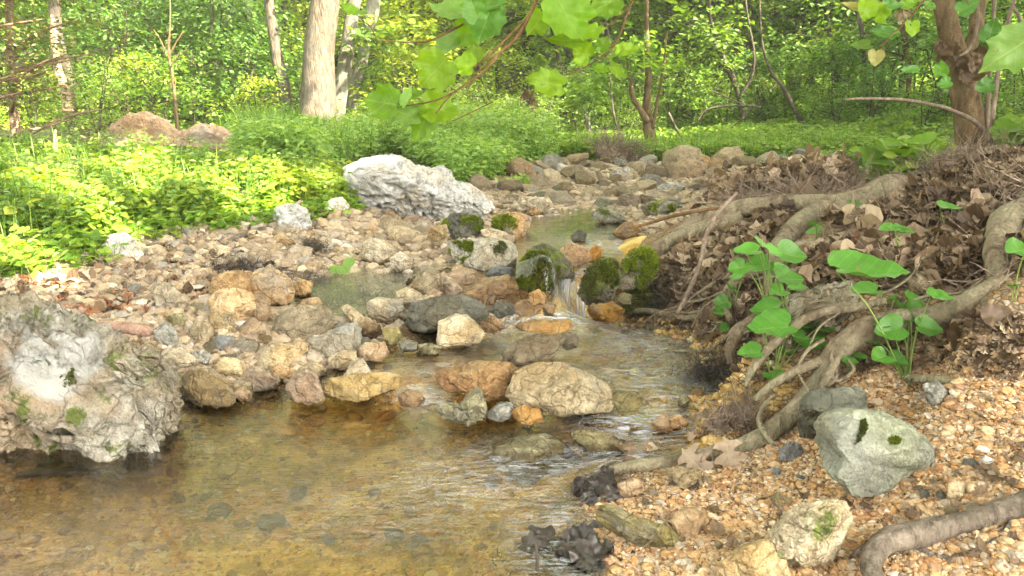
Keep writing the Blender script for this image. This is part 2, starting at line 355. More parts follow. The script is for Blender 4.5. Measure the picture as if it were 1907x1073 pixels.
M['bronze_leaf'] = mat_leaf('bronze_young_leaf', [(0,(.20,.20,.05)), (1,(.28,.24,.08))], trans=.4, veins=1)
M['cedar']  = mat_leaf('cedar_spray', [(0,(.06,.10,.025)), (.5,(.11,.15,.035)), (1,(.20,.17,.06))], trans=.25)
M['dead']   = mat_leaf('dead_leaf', [(0,(.055,.033,.018)), (.35,(.135,.087,.05)), (.7,(.235,.165,.105)), (1,(.42,.33,.23))], trans=.15, rough=.6)
M['deadred']= mat_leaf('rust_dead_leaf', [(0,(.13,.05,.022)), (.5,(.25,.10,.045)), (1,(.36,.19,.10))], trans=.25, rough=.6)
M['deadpale']= mat_leaf('pale_dead_leaf', [(0,(.30,.22,.16)), (1,(.38,.29,.22))], trans=.12, rough=.6, veins=1)
M['deadblack']= mat_leaf('wet_black_leaf', [(0,(.018,.015,.012)), (.6,(.05,.04,.032)), (1,(.10,.08,.06))], trans=.03, rough=.38)
M['moss']   = mat_leaf('moss', [(0,(.06,.085,.008)), (.5,(.13,.175,.014)), (1,(.24,.29,.025))], trans=.3)
M['mossd']  = mat_leaf('dark_moss', [(0,(.03,.036,.010)), (.5,(.07,.082,.018)), (1,(.14,.155,.03))], trans=.25)
M['stem']   = mat_leaf('green_stem', [(0,(.14,.22,.05)), (1,(.2,.28,.07))], trans=.1)
M['flower'] = mat_leaf('pale_flower', [(0,(.55,.5,.25)), (1,(.75,.72,.55))], trans=.4)

def mat_bark(name, cols, sx=1, rough=.9, bump=.8, scale=1, lichen=None):
    s = NT(name); v = s.coord('Object', (1,1,.28)); w = s.coord('Object')
    n1 = s.noise(v, 30*scale, 6, .65, .5); n2 = s.noise(w, 5*scale, 4); n3 = s.noise(w, 140, 3, .7)
    c = s.ramp(n1, [(.32, cols[0]), (.5, cols[1]), (.68, cols[2])])
    c = s.mix(s.ramp(n2, [(.42,(0,0,0)), (.6,(.55,.55,.55))]), c, lichen if lichen else cols[0])
    c = s.mix(1.0, c, s.ramp(n3, [(.3,(.7,.7,.7)), (.7,(1.2,1.2,1.2))]), 'MULTIPLY')
    s.link(c, s.b.inputs['Base Color']); s.b.inputs['Roughness'].default_value = rough; s.b.inputs['Specular IOR Level'].default_value = .25
    vo = s.voro(v, 22*scale, 'DISTANCE_TO_EDGE')
    h = s.math('ADD', s.math('MULTIPLY', n1, 1.6), s.math('ADD', s.math('MULTIPLY', n3, .3), s.math('MINIMUM', s.math('MULTIPLY', vo, 1.5), .25)))
    s.link(s.bump(h, bump, .012), s.b.inputs['Normal'])
    return s.m
M['bark_pale'] = mat_bark('pale_grey_bark', [(.035,.026,.02), (.11,.088,.066), (.19,.16,.125)], bump=1.0, lichen=(.085,.085,.07))
M['bark_grey'] = mat_bark('grey_bark', [(.05,.043,.036), (.125,.11,.09), (.20,.185,.155)], lichen=(.22,.23,.18))
M['bark_dark'] = mat_bark('dark_bark', [(.03,.025,.018), (.08,.065,.05), (.15,.12,.09)])
M['bark_brown'] = mat_bark('brown_scaly_bark', [(.035,.02,.010), (.11,.068,.035), (.20,.135,.075)], lichen=(.15,.12,.055))
M['root'] = mat_bark('root_bark', [(.07,.05,.032), (.19,.145,.095), (.30,.245,.17)], bump=1.0, scale=1.3, lichen=(.29,.27,.17))
M['wood_grey'] = mat_bark('weathered_wood', [(.07,.055,.042), (.18,.145,.11), (.30,.25,.20)], bump=.9, scale=1.5)
M['wood_red'] = mat_bark('red_brown_wood', [(.14,.08,.055), (.30,.19,.14), (.42,.29,.22)], bump=.3, scale=1.5)
M['wood_dark'] = mat_bark('wet_dark_wood', [(.025,.02,.018), (.06,.05,.042), (.11,.09,.075)], rough=.45, bump=.4)
M['twig'] = mat_bark('twig_bark', [(.10,.07,.05), (.23,.17,.13), (.34,.27,.21)], bump=.3, scale=2)
M['twig_brown'] = mat_bark('living_twig_bark', [(.09,.05,.02), (.18,.10,.045), (.25,.15,.07)], bump=.2, scale=2)

def mat_pebbles(name, stops, rough=.75):
    s = NT(name); g = s.add('ShaderNodeNewGeometry'); v = s.coord('Object')
    c = s.ramp(g.outputs['Random Per Island'], stops)
    n = s.noise(v, 160, 4, .7); c = s.mix(1.0, c, s.ramp(n, [(.3,(.65,.62,.6)), (.65,(1.2,1.2,1.2))]), 'MULTIPLY')
    s.link(c, s.b.inputs['Base Color']); s.b.inputs['Roughness'].default_value = rough; s.b.inputs['Specular IOR Level'].default_value = .35
    s.link(s.bump(n, .4, .003), s.b.inputs['Normal'])
    return s.m
GR = [(0,(.38,.22,.09)), (.15,(.46,.30,.14)), (.3,(.31,.16,.065)), (.42,(.54,.38,.21)), (.55,(.42,.31,.18)), (.68,(.23,.115,.055)), (.78,(.60,.47,.30)), (.9,(.28,.23,.17)), (.97,(.66,.58,.45)), (1,(.14,.12,.10))]
M['gravel'] = mat_pebbles('gravel_pebbles', GR)
M['gravel_pale'] = mat_pebbles('pale_bank_stones', [(0,(.20,.15,.10)), (.2,(.32,.25,.165)), (.4,(.15,.11,.075)), (.6,(.40,.33,.23)), (.75,(.28,.20,.11)), (.88,(.22,.20,.17)), (.96,(.30,.25,.19)), (1,(.5,.46,.38))])
M['gravel_wet'] = mat_pebbles('wet_bed_stones', [(0,(.34,.21,.06)), (.2,(.46,.32,.11)), (.4,(.20,.13,.04)), (.6,(.55,.42,.18)), (.8,(.38,.19,.055)), (1,(.60,.52,.30))], rough=.35)

def mat_ground():
    s = NT('ground'); v = s.coord('Object'); at_ = s.add('ShaderNodeAttribute', attribute_name='zone')
    sx = s.add('ShaderNodeSeparateColor'); s.link(at_.outputs['Color'], sx.inputs[0])
    vc = s.voro(v, 85, 'F1', 'Color'); sv = s.add('ShaderNodeSeparateColor'); s.link(vc, sv.inputs[0]); vd = s.voro(v, 85, 'DISTANCE_TO_EDGE')
    n = s.noise(v, 25, 6, .65); nb = s.noise(v, 2.5, 4)
    grav = s.ramp(sv.outputs[0], GR); grav = s.mix(1.0, grav, s.ramp(vd, [(0,(.25,.2,.16)), (.12,(.85,.85,.85))]), 'MULTIPLY')
    soil = s.ramp(n, [(.3,(.05,.035,.022)), (.5,(.12,.085,.055)), (.7,(.22,.16,.10))])
    bed = s.ramp(s.noise(v, 2.7, 6, .6, .9), [(.32,(.10,.06,.02)), (.40,(.60,.30,.05)), (.46,(.33,.25,.06)), (.51,(.70,.48,.14)), (.56,(.84,.62,.24)), (.63,(.58,.27,.045)), (.72,(.16,.10,.03))])
    bed = s.mix(.25, bed, s.mix(1.0, s.ramp(sv.outputs[1], [(0,(.16,.09,.03)), (.5,(.34,.23,.09)), (1,(.5,.42,.24))]), s.ramp(vd, [(0,(.4,.35,.3)), (.12,(1,1,1))]), 'MULTIPLY'))
    green = s.ramp(n, [(.3,(.02,.04,.008)), (.55,(.05,.09,.015)), (.75,(.09,.13,.03))])
    c = s.mix(sx.outputs[0], soil, grav); c = s.mix(sx.outputs[1], c, green); c = s.mix(sx.outputs[2], c, bed)
    s.link(c, s.b.inputs['Base Color']); s.b.inputs['Roughness'].default_value = .9; s.b.inputs['Specular IOR Level'].default_value = .2
    h = s.math('ADD', s.math('MINIMUM', s.math('MULTIPLY', vd, 2.0), .35), s.math('MULTIPLY', n, .6))
    s.link(s.bump(h, .8, .012), s.b.inputs['Normal'])
    return s.m
M['ground'] = mat_ground()

def mat_water():
    s = NT('stream_water')
    v = s.coord('Object', (1,1,1)); vs_ = s.coord('Object', (1.5,4.0,1))
    at_ = s.add('ShaderNodeAttribute', attribute_name='flow'); fl = s.add('ShaderNodeSeparateColor'); s.link(at_.outputs['Color'], fl.inputs[0])
    n1 = s.noise(vs_, 5, 4, .5, .8); n2 = s.noise(vs_, 28, 4, .6, .6); n3 = s.noise(v, 90, 2, .5)
    h = s.math('ADD', s.math('MULTIPLY', n1, .9), s.math('ADD', s.math('MULTIPLY', n2, .45), s.math('MULTIPLY', n3, .05)))
    hs_ = s.math('MULTIPLY', h, s.math('ADD', s.math('MULTIPLY', fl.outputs[0], 1.3), .35))
    nb = s.bump(hs_, 1.0, .012)
    fr = s.add('ShaderNodeFresnel'); fr.inputs['IOR'].default_value = 1.33; s.link(nb, fr.inputs['Normal'])
    tp = s.add('ShaderNodeBsdfTransparent'); tp.inputs[0].default_value = (1.0,.91,.68,1)
    gl = s.add('ShaderNodeBsdfGlossy'); gl.inputs['Roughness'].default_value = .035; s.link(nb, gl.inputs['Normal'])
    mx = s.add('ShaderNodeMixShader'); s.link(s.math('MINIMUM', s.math('MULTIPLY', fr.outputs[0], 2.0), 1.0), mx.inputs[0]); s.link(tp.outputs[0], mx.inputs[1]); s.link(gl.outputs[0], mx.inputs[2])
    # aerated water where it runs fast; also pale streaks painted as sky sheen
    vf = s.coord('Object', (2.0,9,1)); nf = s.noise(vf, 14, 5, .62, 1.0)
    foam_sheen = s.add('ShaderNodeBsdfDiffuse'); foam_sheen.inputs[0].default_value = (.62,.64,.68,1)
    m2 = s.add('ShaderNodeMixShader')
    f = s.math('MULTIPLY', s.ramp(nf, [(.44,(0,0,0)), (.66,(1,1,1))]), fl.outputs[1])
    s.link(f, m2.inputs[0]); s.link(mx.outputs[0], m2.inputs[1]); s.link(foam_sheen.outputs[0], m2.inputs[2]); s.link(m2.outputs[0], s.out.inputs[0])
    return s.m
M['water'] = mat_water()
def mat_fall():
    s = NT('falling_water'); v = s.coord('Object', (60,4,3)); n = s.noise(v, 1.5, 4, .6, .3)
    tp = s.add('ShaderNodeBsdfTransparent'); tp.inputs[0].default_value = (.85,.85,.82,1)
    d = s.add('ShaderNodeBsdfPrincipled') if False else s.b
    d.inputs['Base Color'].default_value = (.74,.77,.80,1); d.inputs['Roughness'].default_value = .15; d.inputs['Specular IOR Level'].default_value = .8
    s.link(s.bump(n, 1.0, .02), d.inputs['Normal'])
    mx = s.add('ShaderNodeMixShader'); s.link(s.ramp(n, [(.42,(.10,.10,.10)), (.58,(.85,.85,.85))]), mx.inputs[0]); s.link(tp.outputs[0], mx.inputs[1]); s.link(d.outputs[0], mx.inputs[2]); s.link(mx.outputs[0], s.out.inputs[0])
    return s.m
M['fall'] = mat_fall()
# ------------------------------------------------------------------ ground and water
A_GRAV = [(1040,935),(1120,885),(1300,870),(1400,810),(1500,735),(1600,690),(1700,650),(2600,600),(2600,1900),(900,1900),(1120,1060)]
A_GREEN = [(-900,430),(0,500),(120,470),(280,430),(470,420),(520,370),(620,370),(700,330),(860,350),(930,320),(1050,300),(1250,303),(1560,300),(1640,330),(1800,300),(2900,300),(2900,-300),(-900,-300)]
A_BED = [(-900,1900),(-900,860),(310,770),(600,750),(720,660),(900,620),(1020,592),(1045,520),(1060,400),(1250,370),(1180,470),(1110,560),(1250,640),(1420,720),(1330,830),(1060,900),(1100,1000),(1180,1100),(1260,1900)]
A_SIDE = [(400,510),(560,450),(760,440),(870,490),(760,520),(740,600),(620,590),(500,560),(420,545)]
STRIP = [(370,500),(470,488),(560,505),(660,530),(760,520),(800,545),(750,600),(640,602),(560,570),(440,535)]
def build_ground():
    V = np.stack([GX, GY, GZ], -1).reshape(-1, 3); n = GX.shape
    i = np.arange(n[0]*n[1]).reshape(n); Fq = np.stack([i[:-1,:-1], i[:-1,1:], i[1:,1:], i[1:,:-1]], -1).reshape(-1, 4)
    o = mesh('ground', V, Fq, M['ground'], smooth=True)
    a, b = proj(V); jit = 14*fbm(V*6, 9, 3)
    col = np.zeros((len(V), 4), np.float32); col[:,3] = 1
    col[:,0] = .55; col[inpoly(a+jit, b+jit, A_GRAV), 0] = 1
    grn = inpoly(a, b+jit*.5, A_GREEN) | (V[:,1] > 8); col[grn,1] = .75; col[grn,0] = .1
    col[inpoly(a, b+jit*.3, A_BED),2] = 1; col[inpoly(a, b+jit*.3, A_SIDE),2] = .12; col[inpoly(a, b+jit*.3, STRIP),0] = .05; col[inpoly(a, b+jit*.3, STRIP),2] = 0
    at_ = o.data.attributes.new('zone', 'FLOAT_COLOR', 'POINT'); at_.data.foreach_set('color', col.ravel())
    tag(o, kind='structure')
build_ground()

MAINW = None
WL = [(100,1000,0),(500,1000,0),(900,950,0),(0,850,0),(400,780,0),(650,760,0),(770,765,0.002),(900,820,0),(1000,860,0),(1100,870,.002),(-300,1200,0),(1100,1100,0),(1000,1000,0),
 (750,700,.045),(800,690,.046),(900,660,.048),(1000,680,.045),(1100,650,.048),(1200,690,.046),(1250,650,.05),(1100,600,.052),(950,610,.052),(1230,720,.044),(1150,730,.042),(1300,715,.044),(1060,585,.054),
 (1180,790,.016),(1250,780,.022),(1120,840,.006),(1200,830,.010),(600,700,.03),(500,720,.01),
 (1045,528,.150),(1100,495,.152),(1000,500,.150),(1080,470,.158),(1130,455,.175),(1050,430,.18),(1000,425,.18),(1150,400,.195),(1220,370,.215),
 (600,530,.108),(500,540,.108),(700,480,.112),(650,560,.104),(780,470,.115),(740,590,.09)]
wfield = make_field(WL, c=.02)
def build_water():
    global MAINW
    us = np.linspace(-1.1, .42, 620); vv = np.linspace(math.log(.45), math.log(5.5), 460)
    u, v = np.meshgrid(us, vv); Y = np.exp(v); X = u*Y; Z = wfield(X, Y); Z[Y < 1.7] = np.minimum(Z[Y < 1.7], 0.03)
    V = np.stack([X, Y, Z], -1).reshape(-1, 3)
    a, b = proj(V)
    main = MAINW = [(-1500,2500),(-1500,800),(310,745),(560,690),(700,640),(900,590),(930,560),(1000,560),(1015,520),(960,520),(960,395),(1120,380),(1260,330),(1300,350),(1210,440),(1130,520),(1120,565),(1240,600),(1420,690),(1460,740),(1330,860),(1060,900),(1130,1000),(1320,2500)]
    ok = inpoly(a, b, main) | inpoly(a, b, A_SIDE)
    zz = V[:,2]; g = gz(V[:,0], V[:,1]); ok &= zz > g - .008
    fast = np.zeros(len(V)); foam_sheen = np.zeros(len(V))
    def blob(px, py, rx, ry, f, w):  # white weight: aerated water, and painted sky sheen on pool and mid channel
        q = np.exp(-(((a-px)/rx)**2 + ((b-py)/ry)**2)); np.maximum(fast, f*q, out=fast); np.maximum(foam_sheen, w*q, out=foam_sheen)
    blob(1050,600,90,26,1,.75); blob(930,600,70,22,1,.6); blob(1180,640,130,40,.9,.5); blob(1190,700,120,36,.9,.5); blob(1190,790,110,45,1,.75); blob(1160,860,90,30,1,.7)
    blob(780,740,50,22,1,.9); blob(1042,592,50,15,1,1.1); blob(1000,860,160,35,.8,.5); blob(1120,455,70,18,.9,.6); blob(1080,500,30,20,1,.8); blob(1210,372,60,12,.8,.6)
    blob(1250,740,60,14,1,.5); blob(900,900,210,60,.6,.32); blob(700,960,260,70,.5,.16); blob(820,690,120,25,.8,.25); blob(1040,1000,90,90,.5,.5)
    V[:,2] += .0035*fbm(V*np.array([9,26,1]), 21, 3)*(.25+fast) + .0015*fbm(V*np.array([30,70,1]), 31, 2)*(.3+fast)
    n = u.shape; i = np.arange(n[0]*n[1]).reshape(n); Fq = np.stack([i[:-1,:-1], i[:-1,1:], i[1:,1:], i[1:,:-1]], -1).reshape(-1, 4)
    Fq = Fq[ok[Fq].all(1)]
    used = np.unique(Fq); mp = np.full(len(V), -1); mp[used] = np.arange(len(used))
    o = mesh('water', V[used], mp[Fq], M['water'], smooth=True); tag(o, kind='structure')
    col = np.zeros((len(used), 4), np.float32); col[:,0] = fast[used]; col[:,1] = foam_sheen[used]; col[:,3] = 1
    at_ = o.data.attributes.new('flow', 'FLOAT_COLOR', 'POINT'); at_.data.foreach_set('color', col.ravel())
build_water()

def fall(top, bot, w0, w1, ztop, zbot, seed, name='waterfall', label=None):
    """a sheet of water bending over a lip"""
    T = atz(top[0], top[1], ztop); B = atz(bot[0], bot[1], zbot); n, m = 40, 60; V = []
    hwT = w0/2*ppx(T[1]); hwB = w1/2*ppx(B[1])
    r = np.random.default_rng(seed); ph = r.random(m)*.01
    for i in range(n):
        t = i/(n-1); s_ = t
        zz = ztop + (zbot-.012-ztop)*(s_**2.0); c = T + (B-T)*s_; hw = hwT + (hwB-hwT)*t**1.3
        for j in range(m):
            q = j/(m-1)*2-1
            V.append((c[0]+q*hw + .004*math.sin(7*t+q*3), c[1] + .02*q*q*(1-t) - .006*math.sin(q*23+ph[j]*300) + ph[j]*t, zz - .012*q*q))
    V = np.array(V); V[:,2] += .003*fbm(V*np.array([70,20,12]), seed, 3)
    i = np.arange(n*m).reshape(n, m); Fq = np.stack([i[:-1,:-1], i[:-1,1:], i[1:,1:], i[1:,:-1]], -1).reshape(-1, 4)
    o = mesh(name, V, Fq, M['fall'], smooth=True); tag(o, kind='structure'); return o
fall((1056,520), (1044,580), 46, 100, .158, .050, 3)

# ------------------------------------------------------------------ pebbles
def pebble_mesh(P, S, seed, lvl=0, flat=.6, sink=.25):
    r = np.random.default_rng(seed); B, Fc = ico(lvl); nb = len(B); n = len(P)
    protos = []
    for k in range(14):
        q = B*(1+.28*r.standard_normal((nb,1)).clip(-1.2,1.2)) * r.uniform(.6, 1.25, 3)
        if lvl: q = B*(1+.35*vnoise(B*1.6+k*9, k)[:,None]) * r.uniform(.65, 1.25, 3)
        protos.append(q)
    protos = np.array(protos)[r.integers(0, 14, n)]
    a = r.uniform(0, 2*math.pi, n); ca, sa = np.cos(a), np.sin(a); t = r.normal(0, .35, n); ct, st = np.cos(t), np.sin(t)
    x, y, z = protos[...,0], protos[...,1], protos[...,2]*flat
    y, z = y*ct[:,None]-z*st[:,None], y*st[:,None]+z*ct[:,None]
    x, y = x*ca[:,None]-y*sa[:,None], x*sa[:,None]+y*ca[:,None]
    V = np.stack([x, y, z], -1)*S[:,None,None]*.5 + P[:,None,:]
    V[...,2] += (S*.5*(flat-sink))[:,None]*.6
    Fa = (Fc[None] + (np.arange(n)*nb)[:,None,None]).reshape(-1, 3)
    return V.reshape(-1, 3), Fa
def pebbles(name, area, n, smin, smax, mat, seed, lvl=0, power=2.2, jitter=0, **k):
    P = scatter(area, n, seed) if not isinstance(area, np.ndarray) else area
    if seed in (13, 14):
        a, b = proj(P); P = P[~(inpoly(a, b, STRIP) & (np.random.default_rng(1).random(len(P)) < .88))]
    r = np.random.default_rng(seed+1); S = smin + (smax-smin)*r.random(len(P))**power; S = S*np.clip(P[:,1]/1.6, .8, 3)
    V, Fa = pebble_mesh(P, S, seed, lvl, **k)
    o = mesh(name, V, Fa, mat, smooth=False); tag(o, kind='stuff'); return o
G1 = [(1060,945),(1130,900),(1310,880),(1400,830),(1500,760),(1600,690),(1700,640),(2050,600),(2050,1180),(1000,1180),(1110,1020)]
pebbles('gravel', G1, 36000, .0035, .013, M['gravel'], 11, power=2.0)
pebbles('gravel', G1, 2600, .010, .026, M['gravel'], 12, lvl=1, power=2.6)
GL = [(-150,470),(120,470),(280,430),(470,420),(560,380),(700,395),(900,400),(1000,430),(870,500),(760,600),(700,640),(600,700),(520,740),(320,740),(300,650),(150,600),(-150,560)]
pebbles('gravel', GL, 9000, .006, .022, M['gravel_pale'], 13, power=2.0)
pebbles('gravel', GL, 3400, .014, .036, M['gravel_pale'], 14, lvl=1, power=2.2)
GB = [(900,345),(1050,303),(1250,306),(1560,304),(1600,330),(1400,340),(1300,400),(1200,440),(1000,430),(900,400),(720,400)]
pebbles('gravel', GB, 7000, .006, .026, M['gravel_pale'], 15, lvl=0, power=1.6)
GW = [(-100,880),(300,790),(600,745),(760,700),(900,640),(1000,580),(1100,590),(1250,650),(1420,720),(1330,850),(1060,900),(1100,1000),(1180,1180),(-100,1180)]
pebbles('stream_bed_stones', GW, 3600, .006, .020, M['gravel_wet'], 16, lvl=0, power=2, flat=.5, sink=.4)
pebbles('stream_bed_stones', GW, 900, .014, .05, M['gravel_wet'], 17, lvl=2, power=3.4, flat=.5, sink=.4)
GS = [(1130,600),(1250,590),(1400,640),(1500,700),(1440,770),(1330,840),(1250,720),(1200,640)]
pebbles('gravel', GS, 1800, .006, .024, M['gravel_wet'], 18, lvl=0)

# ------------------------------------------------------------------ rocks
def rock_shape(seed, lvl, hx=1, hy=1, hz=1, outline=None, facets=9, rough=.05, freq=2.2, bev=1.0, pits=0, box=.5):
    """unit-ish stone. outline = polar radius function in the (x,z) plane, else an ellipsoid hx,hy,hz cut by planes"""
    r = np.random.default_rng(seed); B, Fc = ico(lvl); x, y, z = B.T
    if outline is not None:
        th = np.arctan2(z, x); rho = np.sqrt(x*x+z*z); rr = outline(th)
        k = np.clip(rho, 0, 1)**box
        q = np.sign(y)*np.abs(y)**.8
        P = np.stack([k*rr*np.cos(th), q*hy, k*rr*np.sin(th)], -1)
        size = np.mean(rr)
    else:
        e = .6
        P = np.stack([np.sign(x)*np.abs(x)**e*hx, np.sign(y)*np.abs(y)**e*hy, np.sign(z)*np.abs(z)**e*hz], -1); size = (hx+hy+hz)/3
    ext = np.abs(P).max(0)+1e-9
    for k in range(facets):
        n = r.standard_normal(3)
        if outline is not None: n[1] = -abs(n[1])*1.6 if k % 3 else n[1]; n[0] *= .8
        n /= np.linalg.norm(n); sup = (P@n).max(); d = sup*r.uniform(.58, .86); ov = np.maximum(P@n - d, 0)
        P = P - n*(ov*bev)[:,None]
    for k in range(facets):      # small chips
        n = r.standard_normal(3); n /= np.linalg.norm(n); sup = (P@n).max(); d = sup*r.uniform(.84, .95); P = P - n*np.maximum(P@n - d, 0)[:,None]
    def vnorm(P):
        fn = np.cross(P[Fc[:,1]]-P[Fc[:,0]], P[Fc[:,2]]-P[Fc[:,0]]); N = np.zeros_like(P)
        for c in range(3): np.add.at(N, Fc[:,c], fn)
        return N/np.maximum(np.linalg.norm(N, axis=1), 1e-12)[:,None]
    N = vnorm(P); 
    if (N*P).sum() < 0: N = -N
    Q = P/size*freq + seed*3.7
    disp = rough*1.1*fbm(Q, seed, 6, 2.2, .56) + rough*1.1*(np.abs(vnoise(Q*1.7, seed+9))-.3)
    if lvl >= 4:
        st = Q@np.array([.25,.15,.95])*3.2 + 1.2*vnoise(Q*1.2, seed+3); st = st-np.floor(st)
        disp = disp + rough*.5*(np.abs(fbm(Q*2.6, seed+5, 4))**.7) + rough*.45*np.minimum(st*3, 1-st)
    if pits:
        c = fbm(Q*1.9, seed+40, 2); disp = disp - pits*np.clip(c-.25, 0, 1)**.6
        c = vnoise(Q*4.5, seed+41); disp = disp - pits*.45*np.clip(c-.35, 0, 1)**.5
    P = P + N*(disp*size)[:,None]
    if outline is not None:          # keep the stone's own outline after chipping
        th = np.arctan2(P[:,2], P[:,0]); rho = np.hypot(P[:,0], P[:,2]); nb = 60; b = ((th+math.pi)/(2*math.pi)*nb).astype(int) % nb
        mx = np.zeros(nb); np.maximum.at(mx, b, rho); mx[mx == 0] = rho.max(); tc = (np.arange(nb)+.5)/nb*2*math.pi-math.pi; f = outline(tc)/mx; f = np.clip(f, .6, 1.7); f = (np.roll(f,1)+2*f+np.roll(f,-1))/4
        g = np.interp(th, np.concatenate([tc-2*math.pi, tc, tc+2*math.pi]), np.tile(f, 3)); P[:,0] *= g; P[:,2] *= g
    return P, Fc

def outline_fn(poly, c):
    p = np.asarray(poly, float) - c; th = np.linspace(-math.pi, math.pi, 361); out = np.zeros(361)
    for i, t in enumerate(th):
        d = np.array([math.cos(t), math.sin(t)]); best = 0
        for j in range(len(p)):
            a, b = p[j], p[(j+1) % len(p)]; e = b-a; den = d[0]*e[1]-d[1]*e[0]
            if abs(den) < 1e-12: continue
            s = (a[0]*e[1]-a[1]*e[0])/den; u = (a[0]*d[1]-a[1]*d[0])/den
            if s > 0 and -1e-6 <= u <= 1+1e-6: best = max(best, s)
        out[i] = best
    k = np.array([1,2,3,2,1])/9.; o2 = np.convolve(np.concatenate([out[-3:-1], out, out[1:3]]), k, 'valid')
    return lambda t: np.interp(t, th, o2)

NROCK = [0]
def wet_attr(o, V, band=.016):
    W = V+np.array(o.location); a, b = proj(np.array([o.location])); inside = inpoly(a, b+10, MAINW)[0] or inpoly(a, b+6, A_SIDE)[0] or inpoly(a-15, b+10, MAINW)[0] or inpoly(a, b+35, MAINW)[0]
    w = np.zeros(len(V), np.float32)
    if inside:
        h = W[:,2]-wfield(W[:,0], W[:,1]) + .010*vnoise(W*45, 3)
        w = np.clip(1.3-h/band, 0, 1).astype(np.float32)
    t = o.data.attributes.new('wet', 'FLOAT', 'POINT'); t.data.foreach_set('value', w)
def rock(name, poly, mat, label, cat='rock', depth=.8, lvl=5, facets=12, rough=.055, pits=0, Y=None, base=None, group=None, freq=2.2, mats=None, grow=1.03, dz=0, ext=.08, box=.5):
    NROCK[0] += 1; poly = np.array(poly, float)
    b = base if base is not None else poly[:,1].max(); cx = (poly[:,0].min()+poly[:,0].max())/2
    w = np.ptp(poly[:,0]); h = np.ptp(poly[:,1])
    k = poly[poly[:,1] > b-.25*h-1]; bx = k[:,0].mean()
    Y0 = hit(bx, b-2)[1] if Y is None else Y
    if Y is None:
        H = hit(bx, b-2); zw = float(wfield(np.array([H[0]]), np.array([H[1]]))[0])
        if zw > H[2] and (inpoly(np.array([bx]), np.array([b]), MAINW)[0] or inpoly(np.array([bx]), np.array([b]), A_SIDE)[0]): Y0 = min(Y0, atz(bx, b-2, zw)[1])
    hy = depth*.5*min(w, 1.6*h+.4*w)*ppx(Y0)
    Yc = Y0 + hy*.45
    W = np.array([at(p[0], p[1], Yc-.45*hy) for p in poly]); 
    c = np.array([(W[:,0].min()+W[:,0].max())/2, (W[:,2].min()+W[:,2].max())/2])
    of = outline_fn(np.stack([W[:,0], W[:,2]], -1), c)
    V, Fc = rock_shape(NROCK[0]*13+5, lvl, hy=hy, outline=lambda t: of(t)*grow, facets=facets, rough=rough, pits=pits, freq=freq, box=box)
    lo = np.clip(-V[:,2]/(np.abs(V[:,2]).max()+1e-9), 0, 1); V[:,2] -= lo*np.ptp(V[:,2])*ext; V[:,0] *= 1+.10*lo*(1-lo*.5); V[:,1] *= 1+.25*lo; V[:,0] += V[:,1]*(c[0]/Yc); V[:,2] += np.maximum(V[:,1], 0)*((c[1]-CAMH)/Yc)      # depth axis along the line of sight, like a stone turned that way
    o = mesh(name, V, Fc, mat, smooth=True); o.location = (c[0], Yc, c[1]+dz); wet_attr(o, V)
    o.data.validate()
    tag(o, label, cat, group); o['_poly'] = 0; del o['_poly']
    return o
T, CR, O, A, G_, D, SL, W_, B_, RD, OL, MO, GN, LI, WB = [M[k] for k in ('tan','cream','orange','amber','grey','dark','slate','white','brown','red','olive','mossy','green','lime','wetbrown')]
# ---- big ones
boulder = rock('boulder', [(-230,640),(-120,560),(0,548),(60,566),(110,590),(190,622),(250,662),(300,690),(328,712),(322,760),(308,815),(280,842),(200,856),(150,866),(90,858),(30,846),(-100,850),(-220,790)], mat_rock('boulder_stone', [(.08,.072,.055), (.22,.20,.155), (.37,.35,.295)], stain=(.30,.21,.13), moss=.22, scale=.8, hue=0, bump=1, crack=.55, pale=((.085,-.10,.10),.115)), 'large pitted mossy boulder with a pale worn saddle, standing in the pool at left', 'boulder', depth=.5, lvl=7, facets=14, rough=.045, pits=.12, Y=1.52, freq=4.0, box=.3)
lime = rock('limestone_outcrop', [(632,312),(650,303),(690,292),(742,290),(770,308),(800,314),(826,309),(850,340),(880,342),(905,362),(914,395),(890,412),(800,412),(740,404),(652,398),(636,350)], M['lime'], 'jagged white pitted limestone outcrop between the green bank and the dry stones', 'rock', depth=.6, lvl=6, facets=9, rough=.035, pits=.16, freq=4)
ggreen = rock('boulder', [(1531,803),(1540,785),(1580,774),(1625,771),(1665,782),(1720,808),(1758,845),(1766,872),(1730,890),(1680,902),(1640,912),(1608,906),(1560,872),(1538,842)], M['green'], 'smooth pale green grey stone with a mossy crack, lying on the gravel at right', 'boulder', depth=.85, lvl=6, facets=6, rough=.03)
gdark = rock('boulder', [(1494,795),(1500,745),(1528,727),(1590,722),(1626,737),(1622,765),(1590,800),(1560,835),(1505,828)], mat_rock('dark_layered_stone', [(.06,.062,.045), (.12,.125,.09), (.20,.20,.15)], veins=True, hue=0), 'dark layered stone leaning behind the smooth green grey one', 'boulder', depth=.8, lvl=5)
